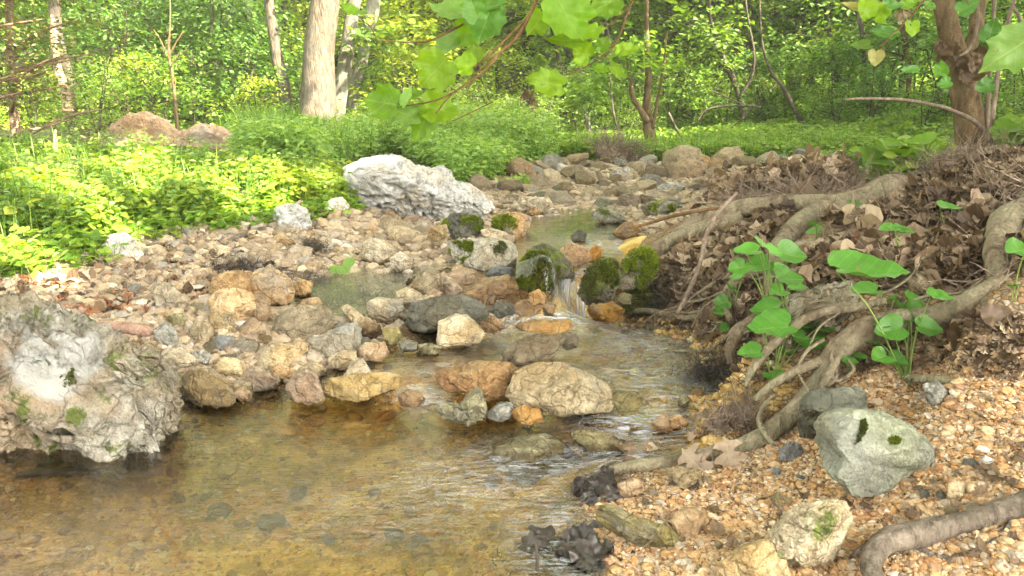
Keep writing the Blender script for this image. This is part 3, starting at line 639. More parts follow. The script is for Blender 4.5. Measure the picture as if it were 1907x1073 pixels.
RK = [
 ('mossrock1', [(820,422),(838,400),(870,397),(900,410),(897,440),(860,450),(825,440)], D, 'rough dark grey rock with bright moss on its right shoulder, under the white outcrop', dict(rough=.09)),
 ('mossrock2', [(915,403),(960,396),(991,404),(985,428),(975,443),(940,446),(918,430)], O, 'rusty orange rock with a round moss tuft on its left face', dict(rough=.04)),
 ('mossrock3', [(836,456),(860,447),(930,446),(957,455),(964,475),(952,496),(900,501),(860,494),(840,478)], mat_rock('speckled_grey_boulder', [(.16,.15,.11), (.30,.28,.22), (.40,.38,.31)], hue=0, speck=.5), 'long speckled grey stone with a bright moss cap at its left end', dict(rough=.03, facets=4)),
 ('capped', [(962,500),(985,468),(1012,454),(1042,470),(1068,497),(1072,520),(1040,545),(1000,552),(966,540)], M['mossdark'], 'grey stone half covered by a large moss cushion, left of the little waterfall', dict(lvl=5)),
 ('mound', [(1076,548),(1090,512),(1120,484),(1146,482),(1158,520),(1140,560),(1095,565)], M['mossdark'], 'sloping rock under olive moss, right beside the little waterfall', dict(lvl=5, rough=.10, facets=8)),
 ('mound2', [(1152,528),(1160,486),(1188,464),(1216,468),(1226,496),(1212,530),(1180,545)], M['mossdark'], 'upright rock with bright green moss cushions, tallest by the waterfall', dict(lvl=5, rough=.10, facets=8, Y=2.40)),
 ('mound3', [(1148,580),(1158,552),(1196,538),(1236,556),(1246,578),(1200,590)], M['mossdark'], 'low rock with thin dark moss at the foot of the moss covered ones', dict(lvl=5, rough=.10, facets=8)),
 (0, [(672,455),(688,444),(712,447),(738,468),(730,486),(690,494),(670,482)], CR, 'cream creased block standing in the middle of the side pool'),
 (0, [(724,482),(745,469),(768,484),(765,502),(740,508),(728,497)], CR, 'small cream stone leaning on the right of the creased cream block'),
 (0, [(714,424),(740,421),(786,434),(782,453),(740,449),(712,441)], CR, 'flat cream slab with a squared end, lower of the two slabs under the outcrop', dict(rough=.03)),
 (0, [(690,411),(722,404),(780,424),(770,432),(700,428)], T, 'long flat tan slab lying behind the squared cream slab', dict(rough=.03)),
 ('patch', [(382,540),(392,517),(430,506),(465,508),(474,540),(440,562),(398,558)], O, 'rusty tan block with a sunlit white patch on its top'),
 (0, [(452,528),(475,503),(503,500),(536,520),(544,547),(530,572),(500,578),(466,562)], O, 'large rounded tan orange boulder, topmost of the pile left of the pool', dict(lvl=5, rough=.045)),
 (0, [(378,566),(395,545),(430,539),(466,550),(477,578),(455,598),(428,603),(388,588)], mat_rock('ochre_grainy_stone', [(.30,.18,.08),(.42,.29,.15),(.53,.41,.25)], hue=0), 'grainy ochre boulder at the front of the pile left of the pool', dict(lvl=5, rough=.045)),
 (0, [(463,560),(480,550),(500,564),(506,600),(490,609),(472,592)], O, 'curved orange stone wedged against the right side of the grainy ochre boulder'),
 (0, [(384,590),(400,580),(430,590),(434,618),(415,628),(388,615)], T, 'egg shaped tan stone right below the grainy ochre boulder'),
 (0, [(442,612),(465,592),(490,604),(492,625),(465,634),(444,627)], RD, 'small stone split into a white top and a reddish base'),
 (0, [(503,602),(520,582),(560,573),(606,575),(622,600),(600,622),(570,638),(520,640),(503,626)], B_, 'blocky brown grey boulder with a flat front above the pale grey ledge', dict(lvl=5)),
 (0, [(562,638),(600,626),(640,607),(669,606),(670,640),(656,666),(600,671),(568,656)], G_, 'pale grey cracked ledge of stone pointing left', dict(lvl=5)),
 (0, [(474,668),(500,640),(530,646),(566,640),(582,660),(560,682),(510,690),(478,682)], CR, 'lumpy cream stone under the blocky brown grey boulder', dict(rough=.09)),
 (0, [(272,536),(287,527),(312,530),(347,562),(340,584),(310,588),(284,566)], CR, 'long pale stone tilted down to the right, at the left end of the pile'),
 (0, [(664,652),(680,640),(715,639),(723,660),(705,674),(670,674)], O, 'peach coloured rounded stone at the water behind the yellow one'),
 (0, [(604,672),(635,655),(660,655),(666,676),(640,692),(612,687)], T, 'tan stone sloping to the water below the pale grey ledge'),
 (0, [(631,573),(645,567),(680,594),(690,606),(676,618),(655,604)], T, 'thin long pinkish stone pointing up to the left', dict(facets=3)),
 (0, [(664,612),(680,598),(706,606),(712,624),(700,638),(672,638)], WB, 'dark rusty stone at the lower end of the thin long stone'),
 (0, [(680,566),(702,556),(745,561),(757,590),(740,610),(700,611),(683,592)], CR, 'cream topped block with a dark wet foot, left of the long dark boulder'),
 (0, [(756,602),(761,570),(800,559),(860,553),(902,570),(914,592),(890,604),(830,620),(780,630),(754,622)], D, 'long dark grey green boulder lying across the stream edge', dict(lvl=5, rough=.05)),
 (0, [(796,590),(815,571),(838,572),(850,590),(832,618),(802,617)], T, 'rounded tan stone resting against the front of the long dark boulder', dict(depth=1.2)),
 (0, [(815,602),(850,587),(872,590),(903,622),(890,638),(840,648),(814,643)], CR, 'pale pointed wedge stone at the water in front of the long dark boulder', dict(rough=.025, facets=6)),
 (0, [(884,597),(905,586),(932,595),(940,612),(920,622),(893,616)], O, 'knobbly tan stone right of the pale wedge'),
 (0, [(758,538),(785,505),(815,509),(827,532),(806,556),(778,552)], B_, 'angular brown stone standing next to its reddish twin above the dark boulder'),
 (0, [(815,510),(840,519),(862,541),(850,553),(818,552)], RD, 'reddish wedge leaning on the angular brown stone'),
 (0, [(868,548),(900,521),(950,514),(968,540),(957,562),(910,564),(878,556)], A, 'wet amber stone with a pitted dark front, left of the mossy cushion', dict(rough=.09, lvl=5)),
 (0, [(866,546),(890,540),(922,560),(905,570),(872,563)], A, 'small bright amber stone in front of the pitted amber one'),
 (0, [(900,513),(920,498),(957,500),(962,516),(930,523),(905,521)], SL, 'smooth dark slate stone behind the pitted amber one'),
 (0, [(830,512),(860,498),(886,505),(882,527),(852,532)], O, 'tan and orange stone left of the smooth slate one'),
 (0, [(934,662),(960,640),(1000,628),(1050,622),(1062,640),(1030,662),(980,678),(944,681)], B_, 'brown slanting stone standing in the current below the waterfall', dict(lvl=5)),
 (0, [(1044,628),(1062,616),(1078,630),(1076,646),(1056,652),(1046,642)], B_, 'small brown knob at the upper end of the slanting stone in the current'),
 (0, [(798,706),(840,690),(890,680),(945,679),(967,695),(957,738),(930,748),(870,740),(830,733),(803,717)], A, 'long rusty amber stone damming the pool', dict(lvl=5, rough=.06)),
 (0, [(944,738),(955,700),(1000,680),(1050,682),(1100,700),(1138,727),(1143,764),(1100,777),(1000,779),(955,766)], mat_rock('broad_tan_stone', [(.19,.14,.075),(.29,.23,.135),(.38,.32,.21)], hue=0), 'broad tan boulder with a groove, largest stone of the dam', dict(lvl=6, rough=.04, facets=8, depth=.55, ext=-.05)),
 (0, [(1034,745),(1060,732),(1110,725),(1129,736),(1126,766),(1090,781),(1040,780),(1027,762)], RD, 'white stone with red edges leaning on the broad tan boulder', dict(depth=1.0, Y=1.70, rough=.08)),
 (0, [(812,768),(820,755),(856,757),(884,725),(896,728),(906,760),(902,782),(870,796),(830,784)], OL, 'olive stone rising to a blunt spike at the pool edge', dict(rough=.08, lvl=5)),
 (0, [(905,772),(930,752),(960,754),(967,770),(935,785),(911,782)], G_, 'low grey stone right of the spiked olive one'),
 (0, [(952,768),(975,757),(1005,764),(1012,788),(980,792),(958,782)], A, 'small amber stone with a pointed ridge before the broad boulder'),
 (0, [(965,747),(985,735),(1010,739),(1006,766),(975,768)], B_, 'small brown grey stone leaning on the left of the broad boulder', dict(Y=1.72)),
 (0, [(740,742),(755,727),(780,729),(792,747),(775,760),(746,758)], WB, 'wet dark red brown stone between the yellow and the amber ones'),
 (0, [(594,737),(600,715),(640,705),(700,700),(744,704),(750,722),(710,740),(640,748),(603,747)], mat_rock('yellow_stone', [(.19,.12,.04),(.31,.22,.085),(.40,.31,.16)], hue=0, rough=.6), 'long yellow ochre stone lying at the pool edge', dict(lvl=5)),
 (0, [(634,708),(658,668),(675,671),(694,702),(682,712),(642,714)], CR, 'cream cone standing on the long yellow stone', dict(depth=.8)),
 (0, [(528,724),(543,696),(575,689),(588,702),(602,742),(572,754),(540,746)], RD, 'pink and white upright stone left of the long yellow one'),
 (0, [(323,722),(340,695),(370,694),(420,714),(431,747),(390,756),(338,750)], B_, 'brown slab beside the boulder at the left end of the pool', dict(lvl=5)),
 (0, [(386,692),(410,668),(440,671),(457,690),(430,708),(394,708)], T, 'pinkish tan stone behind the brown slab'),
 (0, [(283,668),(300,655),(330,650),(372,680),(360,693),(298,688)], CR, 'pale tan stone with a flat top right beside the big boulder'),
 (0, [(384,642),(405,626),(430,629),(432,640),(405,655),(388,652)], SL, 'smooth blue grey oval pebble on the stone pile'),
 (0, [(346,627),(360,600),(385,599),(397,620),(390,638),(358,643)], T, 'tan stone with dark creases left of the egg shaped one'),
 (0, [(280,622),(300,600),(325,612),(328,645),(300,650)], G_, 'pale grey chipped stone above the big boulder'),
 (0, [(255,648),(275,636),(300,640),(296,656),(268,662)], CR, 'small cream flat stone touching the top of the big boulder'),
 (0, [(536,580),(560,560),(590,555),(602,572),(580,580)], O, 'low orange stone behind the blocky brown grey boulder'),
 (0, [(556,490),(575,487),(600,490),(598,502),(565,504)], O, 'flat orange stone in the side pool, left of the green leaf'),
 (0, [(600,497),(618,492),(628,500),(622,510),(602,510)], T, 'small round tan stone just left of the green leaf'),
 (0, [(545,530),(560,520),(582,528),(576,548),(548,552)], O, 'orange stone at the right shore of the side pool, beside the large rounded boulder'),
 (0, [(737,545),(760,535),(787,550),(785,570),(750,574),(738,560)], CR, 'white edged cream block behind the long dark boulder'),
 (0, [(790,545),(808,538),(824,546),(815,562),(792,562)], O, 'small grainy orange stone above the long dark boulder'),
 (0, [(712,612),(740,610),(750,628),(735,642),(712,640)], OL, 'small yellowish block in front of the cream topped block'),
 (0, [(738,640),(760,634),(780,640),(775,655),(748,656)], D, 'small dark wet stone near the pale wedge'),
 (0, [(775,645),(800,640),(822,648),(815,664),(785,664)], OL, 'pale olive stone at the foot of the pale wedge'),
 (0, [(957,548),(975,541),(991,545),(989,557),(960,559)], A, 'small orange brick like stone under the left of the mossy cushion'),
 (0, [(984,548),(1003,539),(1017,550),(1012,568),(990,566)], O, 'orange cobble at the left foot of the waterfall'),
 (0, [(955,572),(975,560),(1002,558),(1012,576),(988,590),(962,586)], A, 'rusty flat cobble at the left edge of the waterfall pool'),
 (0, [(905,580),(930,563),(955,570),(962,584),(930,592)], D, 'low dark wet stone left of the waterfall pool'),
 (0, [(1010,572),(1024,562),(1036,574),(1030,588),(1014,588)], WB, 'small wet brown stone in the splash of the waterfall'),
 (0, [(955,608),(1000,599),(1066,600),(1073,613),(1030,622),(968,620)], A, 'flat rusty slab just breaking the water below the waterfall', dict(ext=0)),
 (0, [(640,598),(665,590),(690,600),(680,614),(650,612)], WB, 'dark wet stone above the pale grey ledge'),
 (0, [(418,640),(450,632),(480,640),(478,662),(430,664)], B_, 'brown flat stone left of the lumpy cream one'),
 (0, [(345,660),(375,652),(392,664),(380,684),(352,682)], G_, 'grey angular stone between the pale tan and the pinkish tan ones'),
 (0, [(300,590),(325,584),(348,592),(344,610),(310,612)], OL, 'olive tan stone under the tilted pale stone'),
 (0, [(500,692),(520,680),(548,690),(545,708),(508,708)], O, 'orange stone at the water under the lumpy cream one'),
 (0, [(460,700),(490,694),(520,706),(512,730),(470,732)], RD, 'reddish angular stone at the pool shore left of centre'),
 (0, [(420,732),(450,722),(470,734),(462,748),(428,750)], WB, 'wet brown stone at the pool shore beside the brown slab'),
 (0, [(550,690),(585,676),(610,690),(600,704),(560,702)], T, 'flat tan stone behind the pink and white upright one'),
 (0, [(1150,745),(1160,738),(1172,744),(1168,752),(1152,753)], D, 'tiny dark stone in the current right of the broad boulder'),
 ('sub1', [(910,792),(960,780),(1020,774),(1062,795),(1102,842),(1062,846),(1000,834),(928,812)], OL, 'flat yellow green slab barely under the water in front of the dam', dict(lvl=5, depth=1.6, rough=.03, dz=-.062)),
 (0, [(1063,790),(1080,780),(1130,784),(1182,810),(1150,831),(1098,834)], OL, 'algae stained ragged stone right of the flat slab', dict(rough=.08, dz=-.03)),
 (0, [(1134,747),(1150,732),(1190,734),(1212,756),(1180,766),(1138,764)], OL, 'flat sandy stone lying in the current right of the broad boulder'),
 (0, [(1213,792),(1235,775),(1270,777),(1287,794),(1260,804),(1228,803)], A, 'yellow brown rounded stone ringed by the fast current'),
 (0, [(1262,745),(1275,735),(1288,745),(1280,758),(1265,757)], OL, 'tiny round stone in the white ripples below the root hairs'),
 (0, [(1295,772),(1315,762),(1332,770),(1325,786),(1300,786)], RD, 'small red brown stone at the bank right of the fast current'),
 (0, [(1451,842),(1470,825),(1496,830),(1499,850),(1480,862),(1457,857)], SL, 'small blue grey five sided stone on the gravel, left of the dark layered one'),
 (0, [(1249,970),(1275,950),(1310,951),(1327,975),(1302,998),(1268,996)], mat_rock('round_brown_stone', [(.22,.12,.05),(.31,.20,.10),(.40,.30,.18)], hue=0, bump=.25), 'smooth brown oval stone half buried in the gravel', dict(rough=.02, facets=3)),
 (0, [(1108,962),(1140,947),(1190,974),(1250,990),(1283,1022),(1260,1039),(1200,1029),(1148,1004),(1113,988)], OL, 'long flat olive tan stone at the shore of the pool, front right', dict(lvl=5, depth=.7)),
 (0, [(1438,1003),(1470,965),(1520,944),(1582,939),(1600,960),(1592,1000),(1560,1052),(1500,1080),(1462,1055)], mat_rock('grainy_tan_stone', [(.24,.19,.11),(.38,.32,.21),(.50,.44,.32)], moss=.25, hue=0), 'large two lobed grainy tan stone sunk in the gravel at the bottom right', dict(lvl=6, rough=.05)),
 (0, [(1342,1062),(1380,1030),(1430,1014),(1467,1042),(1484,1090),(1400,1120),(1342,1100)], T, 'grooved tan stone cut off by the bottom edge', dict(lvl=5)),
 (0, [(1094,582),(1100,565),(1140,562),(1167,580),(1150,598),(1108,600)], A, 'bright yellow orange stone at the right of the waterfall pool'),
 (0, [(1093,608),(1115,592),(1136,600),(1132,618),(1104,623)], O, 'tan orange stone right below the bright yellow orange one'),
 (0, [(1148,532),(1165,514),(1187,520),(1182,538),(1158,544)], B_, 'brown egg shaped stone nested in the moss mound', dict(Y=2.36)),
 (0, [(1150,560),(1160,545),(1178,550),(1175,566),(1158,568)], OL, 'small mossy stone low in the moss mound', dict(Y=2.34)),
 (0, [(498,396),(515,384),(550,381),(572,394),(577,422),(550,436),(508,428)], LI, 'blue white pitted rock at the edge of the herbs left of centre', dict(rough=.09, lvl=5)),
 ('sunlit', [(600,392),(610,373),(635,367),(650,385),(646,403),(609,405)], W_, 'sunlit white rock among yellow green leaves beside the outcrop', dict(lvl=4)),
 ('sunlit', [(178,462),(195,440),(226,434),(252,455),(263,478),(230,484),(188,481)], W_, 'sunlit white rock with a rusty side in the herbs at left'),
 (0, [(328,440),(340,423),(355,428),(362,448),(340,452)], G_, 'small pale grey stone at the edge of the herbs at left'),
 (0, [(964,391),(970,370),(1022,367),(1029,380),(1012,398),(974,402)], CR, 'squared pale tan block in the dry bed right of the outcrop'),
 (0, [(980,395),(995,386),(1010,394),(1004,404),(984,404)], O, 'small ochre stone under the squared pale block'),
 (0, [(1137,326),(1145,315),(1160,317),(1170,309),(1179,326),(1165,338),(1148,337)], W_, 'white double stone standing high in the dry bed'),
 (0, [(1031,313),(1040,302),(1082,320),(1077,329),(1038,324)], W_, 'pale long stone at the far left end of the dry bed'),
 (0, [(1224,326),(1235,314),(1266,314),(1272,329),(1240,333)], O, 'rounded orange block on the far rim of the dry bed'),
 (0, [(1103,398),(1120,385),(1160,398),(1167,417),(1130,416),(1106,408)], MO, 'grey green sloping stone right of the upper pool'),
 (0, [(1040,470),(1062,452),(1096,464),(1104,486),(1072,495),(1048,487)], O, 'tan orange rock right behind the mossy cushion stone'),
 (0, [(1095,470),(1108,456),(1122,462),(1120,485),(1100,488)], A, 'small dark amber stone at the lip of the waterfall'),
 (0, [(893,430),(915,425),(950,436),(950,448),(905,449)], CR, 'low crumbly cream stone behind the long speckled grey one'),
 (0, [(1062,440),(1078,428),(1094,434),(1090,450),(1068,451)], D, 'small dark stone standing in the upper pool outlet'),
 (0, [(1140,435),(1168,412),(1195,418),(1200,435),(1160,446)], O, 'tan orange stone under the end of the bare twig'),
 (0, [(1193,388),(1215,375),(1262,380),(1288,396),(1250,404),(1208,403)], MO, 'flat grey green slab carrying a bright moss pad'),
 (0, [(1225,350),(1245,338),(1275,345),(1268,362),(1232,363)], G_, 'grey stone behind the mossed slab'),
 (0, [(800,425),(830,418),(838,440),(812,450),(795,440)], T, 'brown grey rounded stone left of the rough dark rock', dict(Y=3.1)),
 (0, [(1450,602),(1478,560),(1540,538),(1600,524),(1652,540),(1662,582),(1600,606),(1530,606),(1478,612)], mat_rock('ribbed_pale_stone', [(.16,.13,.08),(.32,.29,.21),(.48,.46,.38)], hue=0, veins=True, bump=.9), 'ribbed pale rock held between the roots under the big heart leaf', dict(lvl=5, rough=.08, freq=4)),
 (0, [(1694,526),(1710,504),(1740,504),(1758,525),(1745,548),(1708,551)], T, 'rounded tan stone with a rusty right side among the dead leaves', dict(Y=None)),
 (0, [(1722,718),(1750,712),(1772,730),(1764,758),(1730,752)], G_, 'blue grey flaky stone under the thin root at right'),
 (0, [(1560,860),(1575,852),(1590,860),(1582,872),(1564,871)], W_, 'small white chip at the foot of the smooth green grey stone', dict(Y=1.22)),
 (0, [(1768,903),(1780,896),(1800,900),(1800,925),(1782,935),(1768,925)], CR, 'knobbly cream stone on the gravel right of the smooth green grey one'),
 (0, [(1825,858),(1838,850),(1855,858),(1850,872),(1830,873)], W_, 'small white quartz stone near the right edge'),
 (0, [(1243,878),(1265,872),(1310,880),(1312,900),(1280,912),(1250,905)], T, 'crumbly tan stone under the pale dead leaf by the water'),
 (0, [(1150,905),(1180,893),(1200,900),(1198,920),(1160,935)], O, 'orange wedge stone beside the black wet leaves'),
]
RO = {}
for e in RK:
    k = dict(e[4]) if len(e) > 4 else {}
    o = rock('rock', e[1], e[2], e[3], 'rock', **k)
    if e[0]: RO.setdefault(e[0], []).append(o)

# ---- the many loose stones: shapes shared, every stone an object of its own
protos = []
for k in range(16):
    V, Fc = rock_shape(500+k*7, 4, hx=1, hy=rng.uniform(.7,1), hz=rng.uniform(.38,.75), facets=14, rough=.05)
    V = V/np.ptp(V[:,0]); o = mesh('stone', V, Fc, T, smooth=True); protos.append(o.data); bpy.data.objects.remove(o)
def proj1(P): a, b = proj(np.array(P)); return a, b
used = [(float(np.array(e[1])[:,0].mean()), float(np.array(e[1])[:,1].max()), float(np.ptp(np.array(e[1])[:,0]))) for e in RK]
def stones(area, n, smin, smax, names, group, seed, sep=.62, zone=''):
    """names: list of (material, label)"""
    r = np.random.default_rng(seed); P = scatter(area, n*12, seed); a, b = proj(P); c = 0
    for i in range(len(P)):
        if c >= n: break
        s = (smin+(smax-smin)*r.random()**1.7)*(1 if P[i,1] < 3 else P[i,1]/3*.85); wpx = s/ppx(P[i,1])
        if any(abs(a[i]-u)+2.2*abs(b[i]-v+wpx*.2) < sep*(w+wpx)*.62 for u, v, w in used): continue
        used.append((a[i], b[i]+wpx*.3, wpx)); c += 1
        m, lab = names[r.integers(len(names))]
        o = bpy.data.objects.new('stone', protos[r.integers(16)]); C.objects.link(o)
        o.location = (P[i,0], P[i,1]+s*.3, P[i,2]+s*.17); o.rotation_euler = (r.normal(0,.25), r.normal(0,.25), r.uniform(0,6.3))
        o.scale = (s, s*r.uniform(.65,1), s*r.uniform(.6,1.05))
        o.material_slots[0].link = 'OBJECT'; o.material_slots[0].material = m
        sz = 'small' if wpx < 26 else ('large' if wpx > 48 else 'mid sized'); shp = 'flat ' if o.scale[2] < .72*o.scale[0] else ('round ' if o.scale[1] > .88*o.scale[0] else '')
        tag(o, '%s %s%s stone %s' % (sz, shp, lab, near_label(a[i], b[i], LMK)), 'stone', group)
    return c
def NM(place, sel): return [(M[k], w) for k, w in sel]
LMK = [(1155,325,'the white double stone'),(1245,325,'the rounded orange block'),(1055,315,'the pale long stone'),(995,385,'the squared pale block'),(1135,405,'the sloping grey green stone'),(1230,390,'the moss padded slab'),(1400,330,'the litter crest'),(1540,315,'the right end of the dry bed'),(950,425,'the moss tufted orange rock'),(860,430,'the dark mossy rock'),(900,480,'the long speckled stone'),(1050,550,'the little waterfall'),(700,475,'the creased cream block'),(640,505,'the green lobed leaf'),(540,410,'the blue white pitted rock'),(500,560,'the large rounded boulder'),(425,585,'the grainy ochre boulder'),(555,615,'the blocky brown boulder'),(620,650,'the pale grey ledge'),(310,560,'the tilted pale stone'),(240,615,'the reddish brown wood'),(375,735,'the brown slab'),(670,725,'the long yellow stone'),(830,600,'the long dark boulder'),(860,625,'the pale wedge'),(1010,655,'the slanting stone'),(880,720,'the long amber stone'),(1045,740,'the broad tan boulder'),(1640,850,'the smooth green grey boulder'),(1290,975,'the brown oval stone'),(1520,1000,'the two lobed tan stone'),(1200,995,'the flat olive stone'),(1475,845,'the five sided stone'),(1345,860,'the pale oak leaf'),(1335,725,'the black root tangle'),(1125,585,'the bright yellow orange stone'),(215,465,'the sunlit white rock'),(455,445,'the grey weathered log'),(1845,865,'the white quartz'),(1100,350,'the middle of the dry bed'),(1320,345,'the left end of the litter crest'),(60,490,'the sunlit stick'),(200,900,'the big boulder, under water'),(600,850,'the pool middle, under water'),(950,960,'the black wet leaves, under water'),(300,1020,'the lower left pool, under water'),(700,1020,'the lower pool, under water')]
def near_label(x, y, lm):
    k = min(lm, key=lambda q: (q[0]-x)**2+(2*(q[1]-y))**2); dx, dy = x-k[0], 1.6*(y-k[1]); d = math.hypot(dx, dy)
    rel = ('right of' if dx > 0 else 'left of') if abs(dx) > abs(dy) else ('below' if dy > 0 else 'above')
    return ('just ' if d < 38 else ('well ' if d > 90 else ''))+rel+' '+k[2]
ns = 0
ns += stones([(930,325),(1050,306),(1250,308),(1560,308),(1590,322),(1420,335),(1330,350),(1000,350)], 70, .07, .17, NM('among the loose stones on the far rim of the dry bed', [('tan','tan'),('cream','cream'),('tan','tan'),('cream','cream'),('brown','brown'),('tan','tan'),('orange','orange'),('grey','grey')]), 'stones on the far rim of the dry bed', 31, sep=.5)
ns += stones([(880,350),(1000,345),(1330,345),(1280,390),(1200,400),(1100,385),(900,400)], 58, .05, .13, NM('in the middle of the dry stony bed', [('tan','tan'),('cream','cream'),('grey','grey'),('tan','tan'),('brown','brown'),('cream','cream'),('red','reddish'),('mossy','greenish')]), 'stones in the middle of the dry bed', 32, sep=.5)
ns += stones([(850,440),(900,395),(1050,410),(1130,400),(1200,410),(1130,455),(1040,460),(960,455)], 18, .035, .08, NM('beside the upper pool', [('tan','tan'),('cream','cream'),('brown','brown'),('orange','orange')]), 'stones beside the upper pool', 33)
ns += stones([(480,440),(680,420),(800,450),(820,500),(760,520),(700,500),(560,500)], 24, .03, .075, NM('around the shallow side pool', [('tan','tan'),('orange','orange'),('cream','cream'),('amber','amber')]), 'stones around the side pool', 34)
ns += stones([(260,560),(400,580),(640,600),(760,600),(740,690),(600,700),(480,740),(330,740),(270,690)], 60, .024, .065, NM('in the pile left of the pool', [('tan','tan'),('cream','cream'),('orange','orange'),('brown','brown'),('red','reddish'),('grey','grey'),('wetbrown','wet brown')]), 'stones in the pile left of the pool', 35, sep=.55)
ns += stones([(-20,480),(250,470),(450,450),(480,500),(370,520),(250,560),(-20,545)], 26, .03, .07, NM('on the pale gravel slope below the herbs', [('cream','cream'),('tan','tan'),('grey','grey'),('orange','orange')]), 'stones on the gravel slope at left', 36)
ns += stones([(760,500),(900,570),(960,560),(1080,560),(1010,600),(960,620),(900,650),(800,680),(740,660)], 18, .03, .06, NM('at the edge of the fast water', [('amber','wet amber'),('wetbrown','wet brown'),('olive','wet olive'),('red','wet reddish')]), 'wet stones at the edge of the fast water', 37)
ns += stones([(1090,590),(1250,600),(1400,660),(1430,740),(1330,800),(1280,720),(1230,640)], 14, .02, .05, NM('at the foot of the root bank', [('wetbrown','brown'),('amber','amber'),('olive','olive')]), 'stones at the foot of the root bank', 38)
ns += stones([(1100,940),(1300,880),(1500,830),(1560,920),(1440,960),(1300,1060),(1160,1040)], 16, .014, .035, NM('lying on the orange gravel', [('orange','orange'),('cream','cream'),('slate','blue grey'),('tan','tan')]), 'small stones on the orange gravel', 39)
ns += stones([(1600,920),(1900,850),(1900,1000),(1750,960),(1600,960)], 10, .014, .03, NM('on the gravel right of the green grey boulder', [('cream','cream'),('tan','tan'),('grey','grey')]), 'small stones at the right edge', 40)
ns += stones([(330,800),(600,780),(800,800),(900,860),(950,960),(900,1060),(200,1060),(30,1000),(60,930),(300,890)], 9, .025, .06, NM('', [('amber','amber'),('tan','tan'),('tan','tan'),('orange','orange')]), 'stones under the clear water of the pool', 45, sep=.4)
print('stones', ns, 'rocks', NROCK[0])

# ---- moss on rocks (children)
def moss_on(o, poly, mat, n=2500, ln=.010, thick=.006, seed=1, name='moss', maxn=None):
    me = o.data; me.update(); nf = len(me.polygons)
    ctr = np.empty(nf*3); me.polygons.foreach_get('center', ctr); ctr = ctr.reshape(-1, 3); nr = np.empty(nf*3); me.polygons.foreach_get('normal', nr); nr = nr.reshape(-1, 3)
    wc = ctr + np.array(o.location); a, b = proj(wc); view = wc - np.array([0,0,CAMH]); view /= np.linalg.norm(view, axis=1)[:,None]
    ok = inpoly(a, b, poly) & ((nr*view).sum(1) < .25)
    idx = np.nonzero(ok)[0]
    if len(idx) < 3: print('no moss', o['label']); return
    r = np.random.default_rng(seed); pc = np.array(poly, float).mean(0); pr = np.abs(np.array(poly)-pc).max()
    k = r.choice(idx, n); cl = fbm(ctr[k]*38+seed, seed, 3); k = k[cl > -.25+.25*r.random(n)] if n > 2600 else k; n = len(k)
    if n < 20: return
    dd = np.sqrt((a[k]-pc[0])**2+(b[k]-pc[1])**2)/pr
    sp_ = math.sqrt(abs(np.median([p.area for p in list(me.polygons)[:200]])))
    base = ctr[k] + r.normal(0, sp_*.6, (n,3))
    puff = thick*np.clip(1.15-dd, .1, 1)[:,None]*(1+.8*fbm(base*60, 3, 2))[:,None]
    base = base + nr[k]*(r.random((n,1))*puff)
    d = nr[k] + r.normal(0, .45, (n,3)) + np.array([0,0,.3]); d /= np.linalg.norm(d, axis=1)[:,None]
    side = np.cross(d, r.standard_normal((n,3))); side /= np.linalg.norm(side, axis=1)[:,None]
    L = ln*r.uniform(.5, 1.2, (n,1)); w = L*.22
    V = np.stack([base-side*w, base+side*w, base+d*L+side*w*.3, base+d*L-side*w*.3], 1).reshape(-1, 3)
    Fq = np.arange(n*4).reshape(n, 4)
    c = mesh(name, V, Fq, mat, parent=o); return c
m1, m2, m3, m4, m5, m6, m7 = [RO[k][0] for k in ('mossrock1', 'mossrock2', 'mossrock3', 'capped', 'mound', 'mound2', 'mound3')]
moss_on(m1, [(860,405),(885,402),(900,412),(895,430),(872,428),(858,418)], M['moss'], 5000, .007, .007, 2)
moss_on(m1, [(818,415),(832,405),(838,420),(828,430),(816,428)], M['moss'], 2000, .007, .005, 3)
moss_on(m2, [(918,412),(940,406),(958,412),(960,428),(945,436),(922,430)], M['moss'], 3500, .016, .022, 4)
moss_on(m3, [(836,455),(860,447),(882,452),(880,475),(862,488),(842,475)], M['moss'], 7000, .007, .010, 5)
moss_on(m3, [(912,455),(935,450),(945,462),(935,478),(915,475)], M['mossd'], 3500, .005, .003, 6)
moss_on(m4, [(960,530),(968,495),(985,470),(1010,468),(1040,500),(1045,535),(1000,540)], M['moss'], 22000, .008, .010, 7)
moss_on(m5, [(1080,545),(1095,505),(1125,480),(1150,490),(1150,530),(1100,555)], M['mossd'], 17000, .008, .008, 8)
moss_on(m5, [(1110,500),(1125,484),(1146,486),(1140,520),(1112,530)], M['moss'], 4000, .007, .010, 18)
moss_on(m6, [(1160,500),(1175,470),(1205,462),(1226,480),(1228,505),(1205,512)], M['moss'], 12000, .008, .014, 9)
moss_on(m6, [(1178,500),(1205,498),(1215,520),(1195,540),(1175,530)], M['moss'], 7000, .007, .012, 19)
moss_on(m7, [(1150,575),(1165,548),(1200,538),(1235,560),(1215,585)], M['mossd'], 8000, .007, .006, 10)
moss_on(ggreen, [(1603,785),(1610,783),(1612,800),(1600,822),(1592,830),(1600,808)], M['mossd'], 2200, .004, .003, 11)
moss_on(ggreen, [(1655,818),(1668,813),(1678,820),(1672,828),(1658,827)], M['moss'], 1200, .004, .003, 12)
for o in list(bpy.data.objects):
    if o.get('label') == 'flat grey green slab carrying a bright moss pad': moss_on(o, [(1205,388),(1225,376),(1255,380),(1262,392),(1225,398)], M['moss'], 4000, .008, .007, 13)
moss_on(boulder, [(110,700),(135,690),(140,715),(120,725)], M['mossd'], 2500, .005, .004, 14)
moss_on(boulder, [(60,745),(105,740),(108,770),(70,785),(10,790),(0,765)], M['mossd'], 5000, .005, .004, 15)
